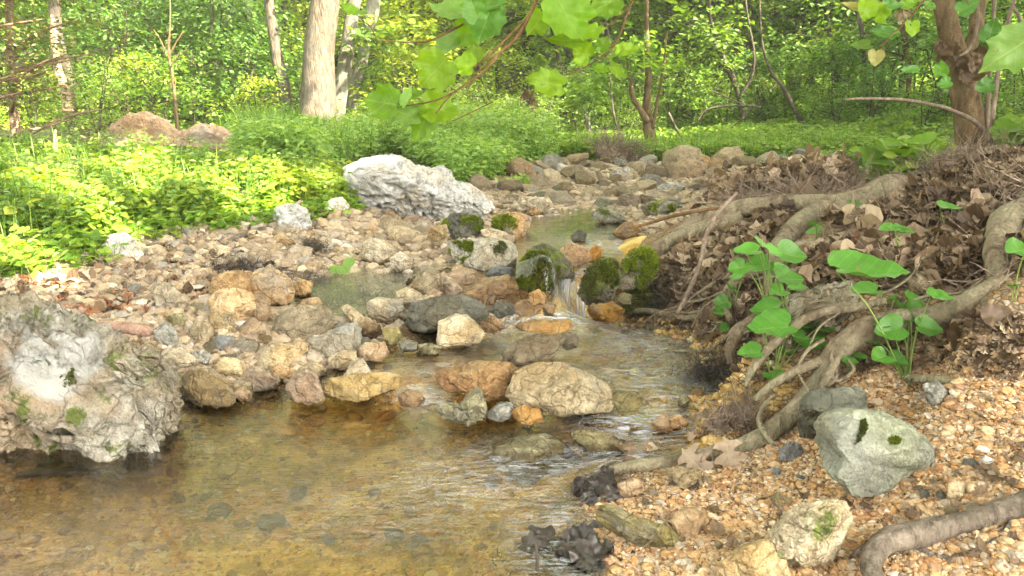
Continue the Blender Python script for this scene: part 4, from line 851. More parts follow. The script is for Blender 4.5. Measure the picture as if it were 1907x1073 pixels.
moss_on(boulder, [(175,735),(200,745),(198,760),(178,752)], M['mossd'], 1200, .005, .004, 16)
# ------------------------------------------------------------------ wood: trunks, roots, sticks
def smooth_path(P, rad, n):
    P = np.asarray(P, float); rad = np.asarray(rad, float); k = len(P)
    Q = np.vstack([2*P[0]-P[1], P, 2*P[-1]-P[-2]]); seg = np.linspace(0, k-1-1e-6, n); out = []; rr = np.interp(seg, np.arange(k), rad)
    for s in seg:
        i = int(s); t = s-i; a, b, c, d = Q[i], Q[i+1], Q[i+2], Q[i+3]
        out.append(.5*((2*b)+(-a+c)*t+(2*a-5*b+4*c-d)*t*t+(-a+3*b-3*c+d)*t**3))
    return np.array(out), rr
def tube(P, rad, n=None, sides=10, wob=.12, seed=0, freq=3.0, flat=1.0, raw=False, gnarl=0):
    if not raw: P, rad = smooth_path(P, rad, n or max(6, len(P)*6))
    n = len(P); r = rad.copy()
    T_ = np.gradient(P, axis=0); T_ /= np.maximum(np.linalg.norm(T_, axis=1), 1e-9)[:,None]
    up = np.array([0.13,.21,.97]) if abs(T_[:,2]).mean() < .75 else np.array([.97,.2,.1])
    A_ = np.cross(T_, up); A_ /= np.linalg.norm(A_, axis=1)[:,None]; B2 = np.cross(A_, T_)
    th = np.linspace(0, 2*math.pi, sides, endpoint=False)
    ring = A_[:,None,:]*np.cos(th)[None,:,None] + B2[:,None,:]*np.sin(th)[None,:,None]*flat
    rm = max(rad.mean(), 1e-6)
    q = (P[:,None,:] + ring*r[:,None,None]).reshape(-1, 3)
    if wob: 
        w = 1+wob*fbm(q/rm/freq, seed, 3)+gnarl*vnoise(q/rm/7, seed+3)
        q = (P[:,None,:] + ring*(r[:,None]*w.reshape(n, sides))[:,:,None]).reshape(-1, 3)
    V = np.vstack([q, P[0], P[-1]]); i = np.arange(n*sides).reshape(n, sides); j = np.roll(i, -1, 1)
    Fq = np.stack([i[:-1], j[:-1], j[1:], i[1:]], -1).reshape(-1, 4)
    c0 = np.stack([np.full(sides, n*sides), j[0], i[0]], -1); c1 = np.stack([np.full(sides, n*sides+1), i[-1], j[-1]], -1)
    return V, Fq, np.vstack([c0, c1])
def join(parts):
    Vs, Q, T3, o = [], [], [], 0
    for p in parts:
        V = p[0]; Vs.append(V)
        for f in p[1:]:
            f = np.asarray(f)
            if len(f): (Q if f.shape[1] == 4 else T3).append(f+o)
        o += len(V)
    Fs = []
    if Q: Fs.append(np.concatenate(Q))
    if T3: Fs.append(np.concatenate(T3))
    return np.concatenate(Vs), Fs
def hairs(n, origin_fn, L, rad, seed, curl=.6, k=7, updir=(0,0,.3)):
    """n thin curved strands as one mesh"""
    r = np.random.default_rng(seed); S = origin_fn(n, r); d = r.standard_normal((n,3)) + np.array(updir)*2; d /= np.linalg.norm(d, axis=1)[:,None]
    P = [S]; Ls = L*r.uniform(.4, 1.2, (n,1))/k
    for i in range(k-1):
        d = d + r.normal(0, curl, (n,3)); d /= np.linalg.norm(d, axis=1)[:,None]; P.append(P[-1]+d*Ls)
    P = np.stack(P, 1); s = 3; T_ = np.gradient(P, axis=1); T_ /= np.maximum(np.linalg.norm(T_, axis=2), 1e-9)[...,None]
    A_ = np.cross(T_, np.array([.31,.52,.79])); A_ /= np.maximum(np.linalg.norm(A_, axis=2), 1e-6)[...,None]; B2 = np.cross(T_, A_)
    R_ = rad*r.uniform(.5,1.4,(n,1))*np.linspace(1,.35,k)
    th = np.arange(s)*2*math.pi/s; V = P[:,:,None]+(A_[:,:,None]*np.cos(th)[None,None,:,None]+B2[:,:,None]*np.sin(th)[None,None,:,None])*R_[:,:,None,None]
    i = np.arange(n*k*s).reshape(n,k,s); j = np.roll(i,-1,2); Fq = np.stack([i[:,:-1], j[:,:-1], j[:,1:], i[:,1:]], -1).reshape(-1,4)
    return V.reshape(-1,3), Fq

# ------------------------------------------------------------------ leaves in numbers
LT = np.array([(0,0,0),(.33,.27,.05),(.70,.21,.03),(1,0,-.07),(.70,-.21,.03),(.33,-.27,.05)])
LF = np.array([(0,1,2,3),(0,3,4,5)])
def leaves(P, D, N, L, wide=1.0):
    """one folded leaf at each P, pointing along D, facing N"""
    n = len(P); D = D/np.maximum(np.linalg.norm(D, axis=1), 1e-9)[:,None]; N = N - D*(N*D).sum(1)[:,None]; N /= np.maximum(np.linalg.norm(N, axis=1), 1e-9)[:,None]; S_ = np.cross(N, D)
    L = np.asarray(L).reshape(-1,1,1)
    V = P[:,None]+(D[:,None]*LT[None,:,:1]+S_[:,None]*LT[None,:,1:2]*wide+N[:,None]*LT[None,:,2:])*L
    return V.reshape(-1,3), (LF[None]+(np.arange(n)*6)[:,None,None]).reshape(-1,4)
def spray_cloud(Cn, nl, sr, L, seed, out=None, tilt=.35, wide=1.0, flat=.15):
    """leafy sprays: at each centre nl leaves in a roughly level fan"""
    r = np.random.default_rng(seed); m = len(Cn); a = r.uniform(0, 6.283, (m, nl)); q = np.sqrt(r.random((m, nl)))*sr*r.uniform(.6,1.3,(m,1))
    dirx = r.standard_normal((m,1,3))*.0
    off = np.stack([np.cos(a)*q, np.sin(a)*q, r.normal(0, sr*flat, (m,nl)) - q*.25], -1)
    tx = r.normal(0, tilt, (m,1)); ty = r.normal(0, tilt, (m,1)); off[...,2] += off[...,0]*tx+off[...,1]*ty
    P = (Cn[:,None]+off).reshape(-1,3); D = np.stack([np.cos(a)+r.normal(0,.5,a.shape), np.sin(a)+r.normal(0,.5,a.shape), r.normal(-.25,.3,a.shape)], -1).reshape(-1,3)
    N = np.stack([-tx+r.normal(0,.35,a.shape), -ty+r.normal(0,.35,a.shape), np.ones(a.shape)], -1).reshape(-1,3)
    return leaves(P, D, N, L*r.uniform(.6,1.25,m*nl), wide)
def ball(n, c, rad, seed, shell=.5):
    r = np.random.default_rng(seed); d = r.standard_normal((n,3)); d /= np.linalg.norm(d, axis=1)[:,None]
    q = (shell+(1-shell)*r.random((n,1))**.6) if shell else r.random((n,1))**(1/3)
    k = 1+.35*vnoise(d*1.8+seed, seed)[:,None]
    return np.array(c)+d*q*np.array(rad)*k

GROUP_TREES = 'trees on the banks'
def px_path(pts, Y, ext=None):
    P = [at(p[0], p[1], Y) for p in pts]; Rr = [p[2]/2*ppx(Y) for p in pts]
    P = np.array(P); P[:,1] += np.linspace(0, .15, len(P))
    if ext:
        d = P[-1]-P[-2]; d /= np.linalg.norm(d); d = d*.6+np.array([0,0,.5]); d /= np.linalg.norm(d)
        k = max((ext-P[-1][2])/max(d[2],.3), .3); r = np.random.default_rng(int(pts[0][0]))
        for t in (.33,.66,1): P = np.vstack([P, P[-1]+d*k/3+r.normal(0,.12,3)*[1,1,0]]); Rr.append(Rr[-1]*.8)
    return P, Rr
def tree(name, label, pts, Y, mat, height=6.5, crown=None, low=(), forks=(), group=GROUP_TREES, sides=20, wob=.10, leafm='leaf', cat='tree', limbs=5, csize=None, flare=1.0):
    P, Rr = px_path(pts, Y, height); P[0][2] = min(P[0][2], float(gz(P[0][0], P[0][1]))) - .08
    root = empty(name, (P[0][0], P[0][1], float(gz(P[0][0], P[0][1])))); tag(root, label, cat, group)
    seed = int(pts[0][0]*7+pts[0][1]); r = np.random.default_rng(seed)
    Rr[0] *= flare
    parts = [tube(P, Rr, n=90, sides=sides, wob=wob, seed=seed, gnarl=.10)]
    for f in forks:
        Pf = np.array([at(q[0], q[1], Y+(q[3] if len(q) > 3 else 0)) for q in f]); parts.append(tube(Pf, [q[2]/2*ppx(Y) for q in f], n=30, sides=8, wob=wob, seed=seed+1))
    top = P[-1]; cr = csize or (1.7, 1.7, 1.2); tips = []
    if crown is None: crown = 1500
    for k in range(limbs):
        i = r.uniform(.62, .97); j = int(i*(len(P)-1)); s = P[j]+(P[min(j+1,len(P)-1)]-P[j])*(i*(len(P)-1)-j); a = r.uniform(0,6.28)
        e = s+np.array([math.cos(a)*cr[0]*.8, math.sin(a)*cr[1]*.8, r.uniform(.3, .9)]); m_ = (s+e)/2+np.array([0,0,.2]); tips += [e, m_]
        parts.append(tube(np.array([s, m_, e]), [Rr[-1]*.7, Rr[-1]*.45, .012], n=14, sides=6, wob=.05, seed=k))
    V, Fs = join(parts); mesh('trunk', local(V, root), Fs, mat, root, smooth=True)
    if crown:
        Cn = ball(crown//24, top+np.array([0,0,.2]), cr, seed); Cn = Cn[Cn[:,2] > 2.6]; cl = [spray_cloud(Cn, 24, .38, .16, seed)]
        tp = np.array(tips); cl.append(spray_cloud(tp, 40, .5, .15, seed+2))
        for lo in low:     # low leafy boughs the photo shows: (px, py, rx, ry, n, leaf)
            c = at(lo[0], lo[1], Y); Cn = ball(lo[4], c, (lo[2]*ppx(Y), lo[2]*ppx(Y)*.8, lo[3]*ppx(Y)), seed+9, shell=.1); cl.append(spray_cloud(Cn, 22, .22, lo[5], seed+3))
        V, Fs = join(cl); mesh('crown', local(V, root), Fs, M[leafm], root)
    return root
tree('tree', 'thick pale barked tree trunk with a sunlit face, foremost of the trio left of centre', [(598,262,92),(592,235,74),(590,180,66),(590,100,56),(601,0,52),(612,-110,50)], 9.3, M['bark_pale'], 9.5, sides=40, wob=.05, flare=1.15, crown=1600, csize=(1.6,1.6,1.0))
tree('tree', 'grey trunk right behind the thick pale barked one', [(630,248,30),(630,200,27),(637,140,26),(650,40,26),(664,-60,24)], 9.9, M['bark_grey'], 7, low=[(700,60,50,30,10,.10)])
tree('tree', 'grey trunk leaning right, rightmost of the trio left of centre', [(648,240,26),(655,180,24),(668,130,24),(690,20,24),(705,-80,22)], 10.4, M['bark_grey'], 7, low=[(760,50,60,40,14,.10)], leafm='leafy')
tree('tree', 'slender reddish grey trunk leaning left, beside the broken stump', [(536,214,24),(528,160,22),(514,110,21),(497,15,19),(488,-80,17)], 9.6, M['bark_pale'], 7)
tree('tree', 'dark upright trunk in the leafy shade between two paler trunks at left', [(450,185,13),(449,120,13),(452,60,13),(455,-60,12)], 11.5, M['bark_dark'], 7, leafm='leafd', low=[(430,70,60,50,22,.10)])
tree('tree', 'dark rough trunk at the far left with a pale broken one beside it', [(132,215,26),(122,150,20),(108,100,18),(92,40,18),(84,-60,18)], 8.2, M['bark_dark'], 7, leafm='leafd')
tree('tree', 'thin bare forked sapling with a pale stem in front of the dark leaves at left', [(326,185,7),(320,150,6),(311,110,5),(308,80,4),(308,20,3),(305,-60,3)], 8.6, M['bark_brown'], 4.5, crown=400, sides=8, limbs=3, csize=(.6,.6,.5), forks=[[(313,110,4),(325,85,3),(340,60,2)],[(316,125,3),(335,100,2),(352,92,1.5)],[(308,95,3),(296,70,2),(285,55,1.5)]])
tree('tree', 'brown tree with a Y shaped stem at the far end of the stony bed', [(1214,300,26),(1213,265,24),(1207,232,20),(1206,200,15),(1210,140,11),(1208,60,9),(1206,-60,8)], 8.6, M['bark_brown'], 4.2, crown=500, csize=(.9,.9,.6), limbs=4, sides=14, forks=[[(1206,228,14),(1190,200,11),(1178,180,9),(1172,140,6),(1165,100,4)],[(1215,240,8),(1224,190,6),(1236,120,4),(1242,60,3)]], low=[(1180,90,70,50,16,.09),(1120,150,50,40,12,.08)], flare=1.2)
tree('tree', 'short grey stem with a pale side behind the far left end of the stony bed', [(1101,280,13),(1098,250,11),(1094,222,9),(1088,180,7),(1080,100,5)], 10.5, M['bark_grey'], 4, crown=600, csize=(1,1,.8), limbs=3, sides=10, low=[(1080,170,50,35,14,.08)])
tree('tree', 'thin dark stem leaning left beside the Y shaped tree', [(1167,282,6),(1158,255,5),(1147,224,4.5),(1140,170,4),(1135,60,3)], 10, M['bark_dark'], 4, crown=500, csize=(.9,.9,.7), limbs=3, sides=8)
tree('tree', 'curved dark trunk at the middle of the right hand woods', [(1392,262,13),(1386,225,12),(1378,175,12),(1352,110,9),(1332,70,7),(1322,-40,6)], 10.5, M['bark_dark'], 6, sides=12, low=[(1330,50,60,50,18,.09)], forks=[[(1380,180,7),(1400,140,6),(1404,100,5),(1392,30,4),(1385,-30,4)]])
tree('tree', 'dark crooked sapling leaning left before the shrubs at right', [(1503,248,11),(1492,225,10),(1478,195,9),(1462,160,7),(1440,130,5),(1425,60,4)], 9.3, M['bark_dark'], 4, crown=600, csize=(.9,.9,.7), limbs=3, sides=8)
tree('tree', 'pair of slim dark stems rising behind the curved dark trunk', [(1412,200,6),(1415,140,6),(1420,60,6),(1410,-50,6)], 13, M['bark_dark'], 6, crown=900, sides=8, forks=[[(1418,120,5),(1390,50,5),(1370,-30,5)],[(1416,140,4),(1440,60,4),(1445,-40,4)]], leafm='leafd')
tree('tree', 'short reddish grey trunk half hidden in the shrubs at right', [(1478,180,10),(1475,140,10),(1472,110,9),(1475,0,8)], 12.5, M['bark_pale'], 6, crown=900, sides=8, leafm='leafd')
tree('tree', 'slim pale mottled trunk left of the foreground tree', [(1617,190,10),(1614,130,9),(1611,60,9),(1603,10,9),(1598,-60,8)], 9.5, M['bark_pale'], 6, sides=10, leafm='leafd')
tree('tree', 'brown slim trunk seen between the pale mottled one and the foreground tree', [(1697,190,12),(1696,130,11),(1692,60,11),(1690,-60,10)], 8.8, M['bark_brown'], 6, sides=10, leafm='leafd')
st = rock('stump', [(519,176),(524,152),(531,158),(537,148),(542,166),(543,196),(520,196)], M['wood_red'], 'pale broken stump between the leaning slender trunk and the thick one', cat='stump', Y=9.9, depth=1, rough=.08)
bp = empty('snag', (at(95,190,8.0)[0], 8.0, float(gz(at(95,190,8.0)[0], 8.0)))); tag(bp, 'pinkish broken dead trunk leaning on the dark rough trunk at the far left', 'dead tree')
V, Fs = join([tube(px_path([(128,210,20),(118,170,16),(100,130,14),(88,60,12),(80,25,6)], 8.0)[0], [r_*.5*ppx(8.0) for r_ in (20,16,14,12,5)], n=60, sides=14, wob=.25, seed=4)]); mesh('trunk', local(V, bp), Fs, M['wood_red'], bp, smooth=True)

# ---- the foreground tree at right with its roots
FG = 3.35
fp = [(1812,300,62),(1809,270,52),(1806,225,51),(1798,180,48),(1789,130,42),(1777,90,42),(1768,55,38),(1757,0,36),(1748,-60,36),(1735,-200,36)]
P = np.array([at(a, b, FG) for a, b, w in fp]); Rr = [w/2*ppx(FG) for a, b, w in fp]
P = np.vstack([P, P[-1]+[-.1,0,.8], P[-1]+[-.3,.1,2.2]]); Rr += [.035, .03]
fgt = empty('root_bank_tree', tuple(at(1812, 300, FG))); tag(fgt, 'brown scaly foreground tree at right whose thick roots run down the bank to the water', 'tree')
parts = [tube(P, Rr, n=160, sides=32, wob=.07, seed=44, gnarl=.13)]
parts.append(tube(np.array([at(1800,110,FG),at(1815,60,FG+.05),at(1822,20,FG+.1),at(1830,-60,FG+.2)]), [.03,.028,.025,.022], n=30, sides=12, wob=.15, seed=3))
V, Fs = join(parts); mesh('trunk', local(V, fgt), Fs, M['bark_brown'], fgt, smooth=True)
V, Fs = join([spray_cloud(ball(90, P[-1], (1.3,1.3,.6), 5), 20, .3, .12, 6)]); mesh('crown', local(V, fgt), Fs, M['leaf'], fgt)
def ground_path(pts, lift=0, Yov=None):
    H = hits([(p[0], p[1]) for p in pts]); Ys = H[:,1].copy()
    Yk = np.array([p[3] if len(p) > 3 else Ys[i] for i, p in enumerate(pts)])
    for _ in range(2): Yk[1:-1] = np.where([len(p) > 3 for p in pts[1:-1]], Yk[1:-1], .25*Yk[:-2]+.5*Yk[1:-1]+.25*Yk[2:])
    Rr = np.array([p[2]/2*ppx(y) for p, y in zip(pts, Yk)])*.8
    Yk = Yk - Rr*2.2 - lift
    return np.array([at(p[0], p[1], y) for p, y in zip(pts, Yk)]), Rr
def root_part(pts, seed, mat='root', parent=None, name='root', sides=20, gn=.16, wob=.09, lift=0):
    P, Rr = ground_path(pts, lift); V, Fq, Ft = tube(P, Rr, n=len(pts)*12, sides=sides, wob=wob, seed=seed, gnarl=gn)
    parent = parent or fgt
    return mesh(name, local(V, parent), [Fq, Ft], M[mat], parent, smooth=True)
RT = [
 [(1925,385,60),(1880,415,70),(1856,470,66),(1866,525,66),(1810,562,60),(1740,588,52),(1680,598,60),(1610,618,66),(1560,655,58),(1530,705,48),(1490,755,48),(1440,800,46),(1390,828,42),(1320,845,36),(1245,862,32),(1165,870,26),(1115,888,14),(1080,905,6)],
 [(1760,335,20),(1712,345,36),(1655,350,62),(1600,378,62),(1530,392,46),(1482,425,44),(1446,470,40),(1432,520,26),(1440,560,18)],
 [(1600,430,14),(1560,446,28),(1530,463,32),(1490,458,28),(1450,492,34),(1400,506,28),(1366,530,26),(1352,560,20),(1362,600,12)],
 [(1480,505,20),(1440,545,26),(1422,580,26),(1385,612,28),(1362,640,24),(1360,680,14)],
 [(1150,582,10),(1200,578,12),(1240,585,15),(1280,592,16),(1320,583,16),(1350,566,12)],
 [(1380,405,34),(1330,420,36),(1275,440,40),(1220,468,42),(1180,500,36),(1150,535,22)],
 [(1560,372,26),(1500,378,36),(1430,382,38),(1350,396,40),(1290,420,36),(1250,440,20)],
 [(1690,705,20),(1720,706,22),(1765,709,22),(1818,733,17),(1850,744,9)],
 [(1650,560,20),(1590,574,20),(1540,580,22),(1490,600,24),(1440,640,20),(1400,690,18),(1390,720,10)],
 [(1580,640,26),(1560,668,20),(1545,695,20),(1530,725,14),(1535,755,8)],
 [(1530,672,20),(1480,692,24),(1440,715,20),(1405,745,12)],
 [(1695,482,12),(1745,440,18),(1790,390,20),(1820,330,22)],
 [(1770,296,16),(1740,287,24),(1690,286,26),(1650,296,22),(1622,318,12)],
 [(1850,400,22),(1890,440,30),(1925,470,36)],
 [(1860,330,20),(1895,360,26),(1930,380,30)],
 [(1440,830,10),(1415,790,12),(1420,760,10),(1440,735,8)],
]
for i, p in enumerate(RT): root_part(p, 60+i, lift=0 if i in (0,7) else .05)
FINE = []
rf = np.random.default_rng(8)
for q in range(15):
    x, y = rf.uniform(1330, 1760), rf.uniform(400, 640); d = rf.uniform(-.6,.9); pp = []
    for w in (9, 8, 7, 5, 4): pp.append((x, y, w*rf.uniform(.7,1.2))); x -= 38*math.cos(d); y += 30*math.sin(d)+8; d += rf.normal(0,.5)
    FINE.append(pp)
for i, p in enumerate(FINE+[[(1545,690,12),(1560,710,10),(1590,690,8),(1580,670,6)],[(1575,640,10),(1548,660,10),(1558,700,9),(1540,720,9)],[(1690,300,8),(1700,360,6),(1690,420,5),(1705,470,4)],[(1640,400,8),(1660,430,7),(1640,470,6),(1650,520,5)],[(1590,420,7),(1610,450,6),(1600,500,5)],[(1480,600,8),(1500,570,8),(1530,560,7),(1570,570,6)],[(1700,560,8),(1740,548,7),(1790,545,6),(1830,520,5)]]):
    root_part(p, 90+i, sides=10, gn=.05, lift=.06)

def stick(name, label, pts, mat, cat='stick', kids=(), sides=12, wob=.08, group=None, Y=None, gn=.08):
    if Y is not None: P = np.array([at(p[0], p[1], p[3] if len(p) > 3 else Y) for p in pts]); Rr = np.array([p[2]/2*ppx(Y) for p in pts])
    else: P, Rr = ground_path(pts)
    V, Fq, Ft = tube(P, Rr, n=len(pts)*10, sides=sides, wob=wob, seed=int(pts[0][0]), gnarl=gn)
    if not kids:
        o = mesh(name, V, [Fq, Ft], M[mat], smooth=True, origin=P[0]); tag(o, label, cat, group); return o
    e = empty(name, P[0]); tag(e, label, cat, group); mesh('stem', local(V, e), [Fq, Ft], M[mat], e, smooth=True)
    for kp in kids:
        P2, R2 = ground_path(kp) if Y is None else (np.array([at(p[0], p[1], p[3] if len(p) > 3 else Y) for p in kp]), np.array([p[2]/2*ppx(Y) for p in kp]))
        V, Fq, Ft = tube(P2, R2, n=len(kp)*10, sides=10, wob=wob, seed=int(kp[0][0])); mesh('side_branch', local(V, e), [Fq, Ft], M[mat], e, smooth=True)
    return e
stick('driftwood', 'thick grey brown dead branch with a thin side branch, entering from the bottom right edge', [(1960,905,62),(1907,938,60),(1860,952,58),(1780,975,52),(1710,992,60),(1650,1008,56),(1622,1050,46),(1640,1110,40)], 'wood_grey', 'driftwood',
      kids=[[(1585,1038,10),(1605,1020,13),(1650,1006,15),(1700,1015,16),(1755,1040,19),(1820,1026,18),(1862,1000,16),(1885,965,12)]], sides=28, wob=.12, gn=.18)
stick('twig', 'long pale twig standing in the water edge and bending over the leaf litter', [(1262,584,7,2.05),(1284,540,9,2.15),(1304,490,8,2.25),(1318,430,8,2.4),(1340,392,8,2.5),(1372,360,6,2.6)], 'twig', Y=2.3)
stick('twig', 'bare curved twig pointing left over the stones from the leaf litter', [(1172,424,4,3.0),(1200,418,6,3.0),(1255,402,7,2.95),(1300,393,7,2.9),(1345,388,6,2.85)], 'twig_brown', Y=2.95)
stick('twig', 'long pale twig sticking out to the left of the foreground tree', [(1572,186,3,3.0),(1610,184,5,3.05),(1690,187,6,3.1),(1765,203,7,3.15),(1822,232,8,3.15),(1852,270,8,3.15),(1868,300,6,3.1)], 'twig', Y=3.1)
stick('log', 'short grey weathered log lying on the slope below the herbs', [(412,458,7),(425,450,13),(455,438,16),(480,430,15),(497,424,10)], 'wood_grey', 'log')
stick('log', 'smooth reddish brown piece of wood behind the big boulder', [(180,604,14),(205,608,27),(240,612,30),(270,618,30),(290,622,16)], 'wood_red', 'log', wob=.03, gn=.02)
stick('driftwood', 'small curled brown piece of bark behind the big boulder', [(150,575,14),(160,590,13),(180,593,12),(200,588,12)], 'wood_red', 'driftwood')
stick('stick', 'brown root like stick lying across the stones under the sunlit rock', [(572,418,8),(600,413,10),(630,416,10),(655,425,9),(668,438,6)], 'wood_grey')
stick('stick', 'thin brown stick next to the root like one', [(610,405,6),(640,408,8),(668,420,7),(680,436,5)], 'wood_red')
stick('stick', 'sunlit stick on the rusty leaves at the left edge', [(60,480,12),(85,482,16),(105,495,16),(122,515,10)], 'wood_red')
stick('stick', 'flat wet branch lying at the water line under the big boulder', [(30,885,14),(80,880,20),(140,876,20),(190,868,14)], 'wood_dark')
stick('branch', 'dead branch lying on the pink earth mound', [(330,248,6),(360,236,8),(390,222,8),(402,214,5)], 'wood_grey', cat='branch')
stick('stick', 'thin straight fallen stem leaning in the woods beyond the dry bed', [(1245,210,5),(1262,245,5),(1280,270,4)], 'bark_pale', Y=9.2, sides=8)
stick('branch', 'bare pale fallen branch hanging in the woods, middle right', [(1418,200,4),(1390,197,4),(1350,198,4),(1315,205,3),(1300,225,2)], 'bark_pale', cat='branch', Y=9.0, sides=8, kids=[[(1400,200,3),(1380,222,3),(1360,240,2)],[(1390,197,3),(1350,180,3),(1320,165,2)]])
stick('vine', 'thin upright stem just right of the foreground trunk', [(1846,290,8),(1840,220,8),(1842,150,8),(1850,60,7),(1852,-40,7)], 'twig', cat='vine', Y=3.3)
stick('vine', 'thin forked woody stem at the top right corner', [(1842,265,7),(1852,190,8),(1862,110,8),(1878,40,7),(1893,-20,7)], 'twig', cat='vine', Y=3.1, kids=[[(1885,10,6),(1900,35,6),(1915,70,5)]])
stick('vine', 'thin twisted vine between the foreground trunk and its forked limb', [(1786,105,4),(1805,92,5),(1818,60,5),(1822,20,5),(1815,-20,5)], 'twig', cat='vine', Y=3.2)
def clump(name, label, cat, center, rr, n, L, rad, mat, seed, lift=0, updir=(0,0,.3), curl=.6):
    H = hit(*center); pr = np.array(rr)*ppx(H[1])
    def f(k, r):
        q = r.standard_normal((k,3))*.5; x = H[0]+q[:,0]*pr[0]; y = H[1]+q[:,1]*pr[0]*.8; return np.stack([x, y, gz(x,y)+lift+np.abs(q[:,2])*pr[1]], -1)
    V, Fq = hairs(n, f, L, rad, seed, curl=curl, updir=updir); o = mesh(name, V, Fq, M[mat], origin=H); tag(o, label, cat); return o
clump('root_tuft', 'wet black tangle of fine roots reaching into the current', 'root tuft', (1335,722), (62,40), 1100, .07, .0009, 'wood_dark', 5)
clump('root_tuft', 'brown tangle of dry fine roots above the long root by the fast water', 'root tuft', (1370,790), (60,28), 700, .06, .0010, 'twig', 6)
clump('debris', 'dark stringy debris on the dark gravel of the side pool', 'debris', (590,470), (26,12), 350, .07, .001, 'wood_dark', 7)
clump('debris', 'dark fibrous mat along the shallow side pool behind the cream topped block', 'debris', (670,560), (75,6), 1100, .045, .0008, 'wood_dark', 8)
clump('debris', 'black fibrous mat in the shallow water behind the large rounded boulder', 'debris', (600,535), (70,6), 1400, .045, .0010, 'wood_dark', 15)
clump('debris', 'dark needle debris left of the side pool', 'debris', (450,498), (60,6), 1500, .05, .0008, 'wood_dark', 12)
clump('debris', 'dry grey root threads on the gravel behind the pile of stones', 'debris', (270,530), (55,5), 700, .05, .0008, 'twig', 13)
clump('root_tuft', 'grey green root threads below the moss mound', 'root tuft', (1225,572), (45,26), 900, .05, .0009, 'wood_dark', 9)
clump('root_tuft', 'tangle of roots and twigs at the foot of the foreground tree', 'root tuft', (1800,320), (90,24), 700, .16, .0016, 'twig', 10)
clump('debris', 'heap of dark twigs left of the Y shaped tree', 'brush pile', (1142,300), (40,18), 600, .35, .004, 'twig', 11)
clump('debris', 'dark thread debris in front of the angular brown stone', 'debris', (740,520), (55,5), 600, .05, .0009, 'wood_dark', 14)
# ------------------------------------------------------------------ woods
def px_target(px, py, Y, r): p = at(px, py, Y); return (p, r)
# spots left sunlit: holes are cut for them in the added canopy
LIT = []
for px, py, r in [(60,300,.55),(200,300,.5),(40,370,.35),(150,350,.45),(260,350,.36),(350,330,.3),(440,345,.26),(520,340,.2),(130,410,.25),(30,440,.2),(215,455,.07),(90,490,.24),(150,540,.16),(30,520,.2),(110,420,.3),(626,380,.11),(570,372,.14),(670,360,.14),(500,385,.07),(660,330,.2),(380,380,.16),(240,400,.18),(415,522,.03),(505,553,.02),(1640,455,.05),(250,240,.55),(400,255,.45),(20,230,.6)]:
    LIT.append((hit(px, py), r))
for px, py, Y, r in [(606,25,9.3,.28),(592,135,9.3,.22),(590,230,9.3,.25),(500,60,9.6,.2),(530,160,9.6,.15),(40,230,5.5,.7),(100,150,8.0,.5),(560,130,11,.5),(480,150,12,.4),(700,150,10.5,.8),(800,120,12,1.2),(940,120,13,1.6),(700,60,12,1.2),(330,140,9,.3),(250,110,10,.6),(60,80,9,.6)]:
    LIT.append((at(px, py, Y), r))
LP = np.array([p for p, r in LIT]); LR = np.array([r for p, r in LIT])
def build_canopy():  # unseen crowns, added and shaped to block sun outside the lit spots
    r = np.random.default_rng(99); n = 64000
    g = np.stack([r.uniform(-6.5, 8, n), r.uniform(-.6, 11.5, n), r.uniform(0, .6, n)], -1)
    h = r.uniform(5.0, 7.5, n); Pc = g + SUN*((h-g[:,2])/SUN[2])[:,None]
    # clear the openings
    keep = np.ones(n, bool)
    for p, rad in zip(LP, LR):
        w = Pc - p; d = w - SUN*(w@SUN)[:,None]; dist = np.linalg.norm(d, axis=1)
        wob = 1+.45*fbm(g*2.3+p*3, 4, 2); keep &= ~((dist < rad*wob+.08) & (r.random(n) < .93))
    # thinned towards the far end, to let more sun into the woods
    far = (g[:,1] > 7.2) & (r.random(n) < np.where(g[:,0] < 2.2, .3+(g[:,1]-7.2)/3, .6+(g[:,1]-7.2)/6)); keep &= ~far
    Pc = Pc[keep]; n = len(Pc)
    D = r.standard_normal((n,3))*[1,1,.3]; N = r.standard_normal((n,3))*.45+SUN*1.2
    trees_ = [(4.6,-1.8),(7.5,1.2),(9.8,4.5),(6.8,-4.5),(10.5,-.5),(3.2,-4.8),(8.6,8.5)]
    own = np.argmin([(Pc[:,0]-a)**2+(Pc[:,1]-b)**2 for a, b in trees_], axis=0)
    labs = ['added shade tree behind the viewer to the right','tall added shade tree beyond the right edge','tall added shade tree up the right hand slope','far added shade tree behind the viewer','added shade tree farthest to the right','added shade tree directly behind the viewer','added shade tree at the far end of the right hand slope']
    for k, (a, b) in enumerate(trees_):
        m = own == k
        if m.sum() < 50: continue
        z0 = float(gz(a, b)) if b > .5 else .4
        e = empty('added_shade_tree', (a, b, z0)); tag(e, labs[k], 'tree', 'unseen trees added for shade')
        Pt = Pc[m]; c = Pt.mean(0); parts = [tube(np.array([(a,b,z0-.1),(a+.1,b,2.5),(c[0]*.5+a*.5,c[1]*.5+b*.5,5),(c[0],c[1],6.6)]), [.2,.16,.12,.05], n=40, sides=12, wob=.08, seed=k)]
        for t in Pt[r.choice(len(Pt), 10)]: parts.append(tube(np.array([(a+.1,b,3.2+r.random()*1.5),(a*.5+t[0]*.5, b*.5+t[1]*.5, 5.2),t]), [.07,.05,.01], n=16, sides=6, wob=.05, seed=k))
        V, Fs = join(parts); mesh('trunk', local(V, e), Fs, M['bark_grey'], e, smooth=True)
        V, Fq = leaves(Pt, D[m], N[m], r.uniform(.26,.46,m.sum()), 1.35); mesh('crown', local(V, e), Fq, M['leaf'], e)
build_canopy()

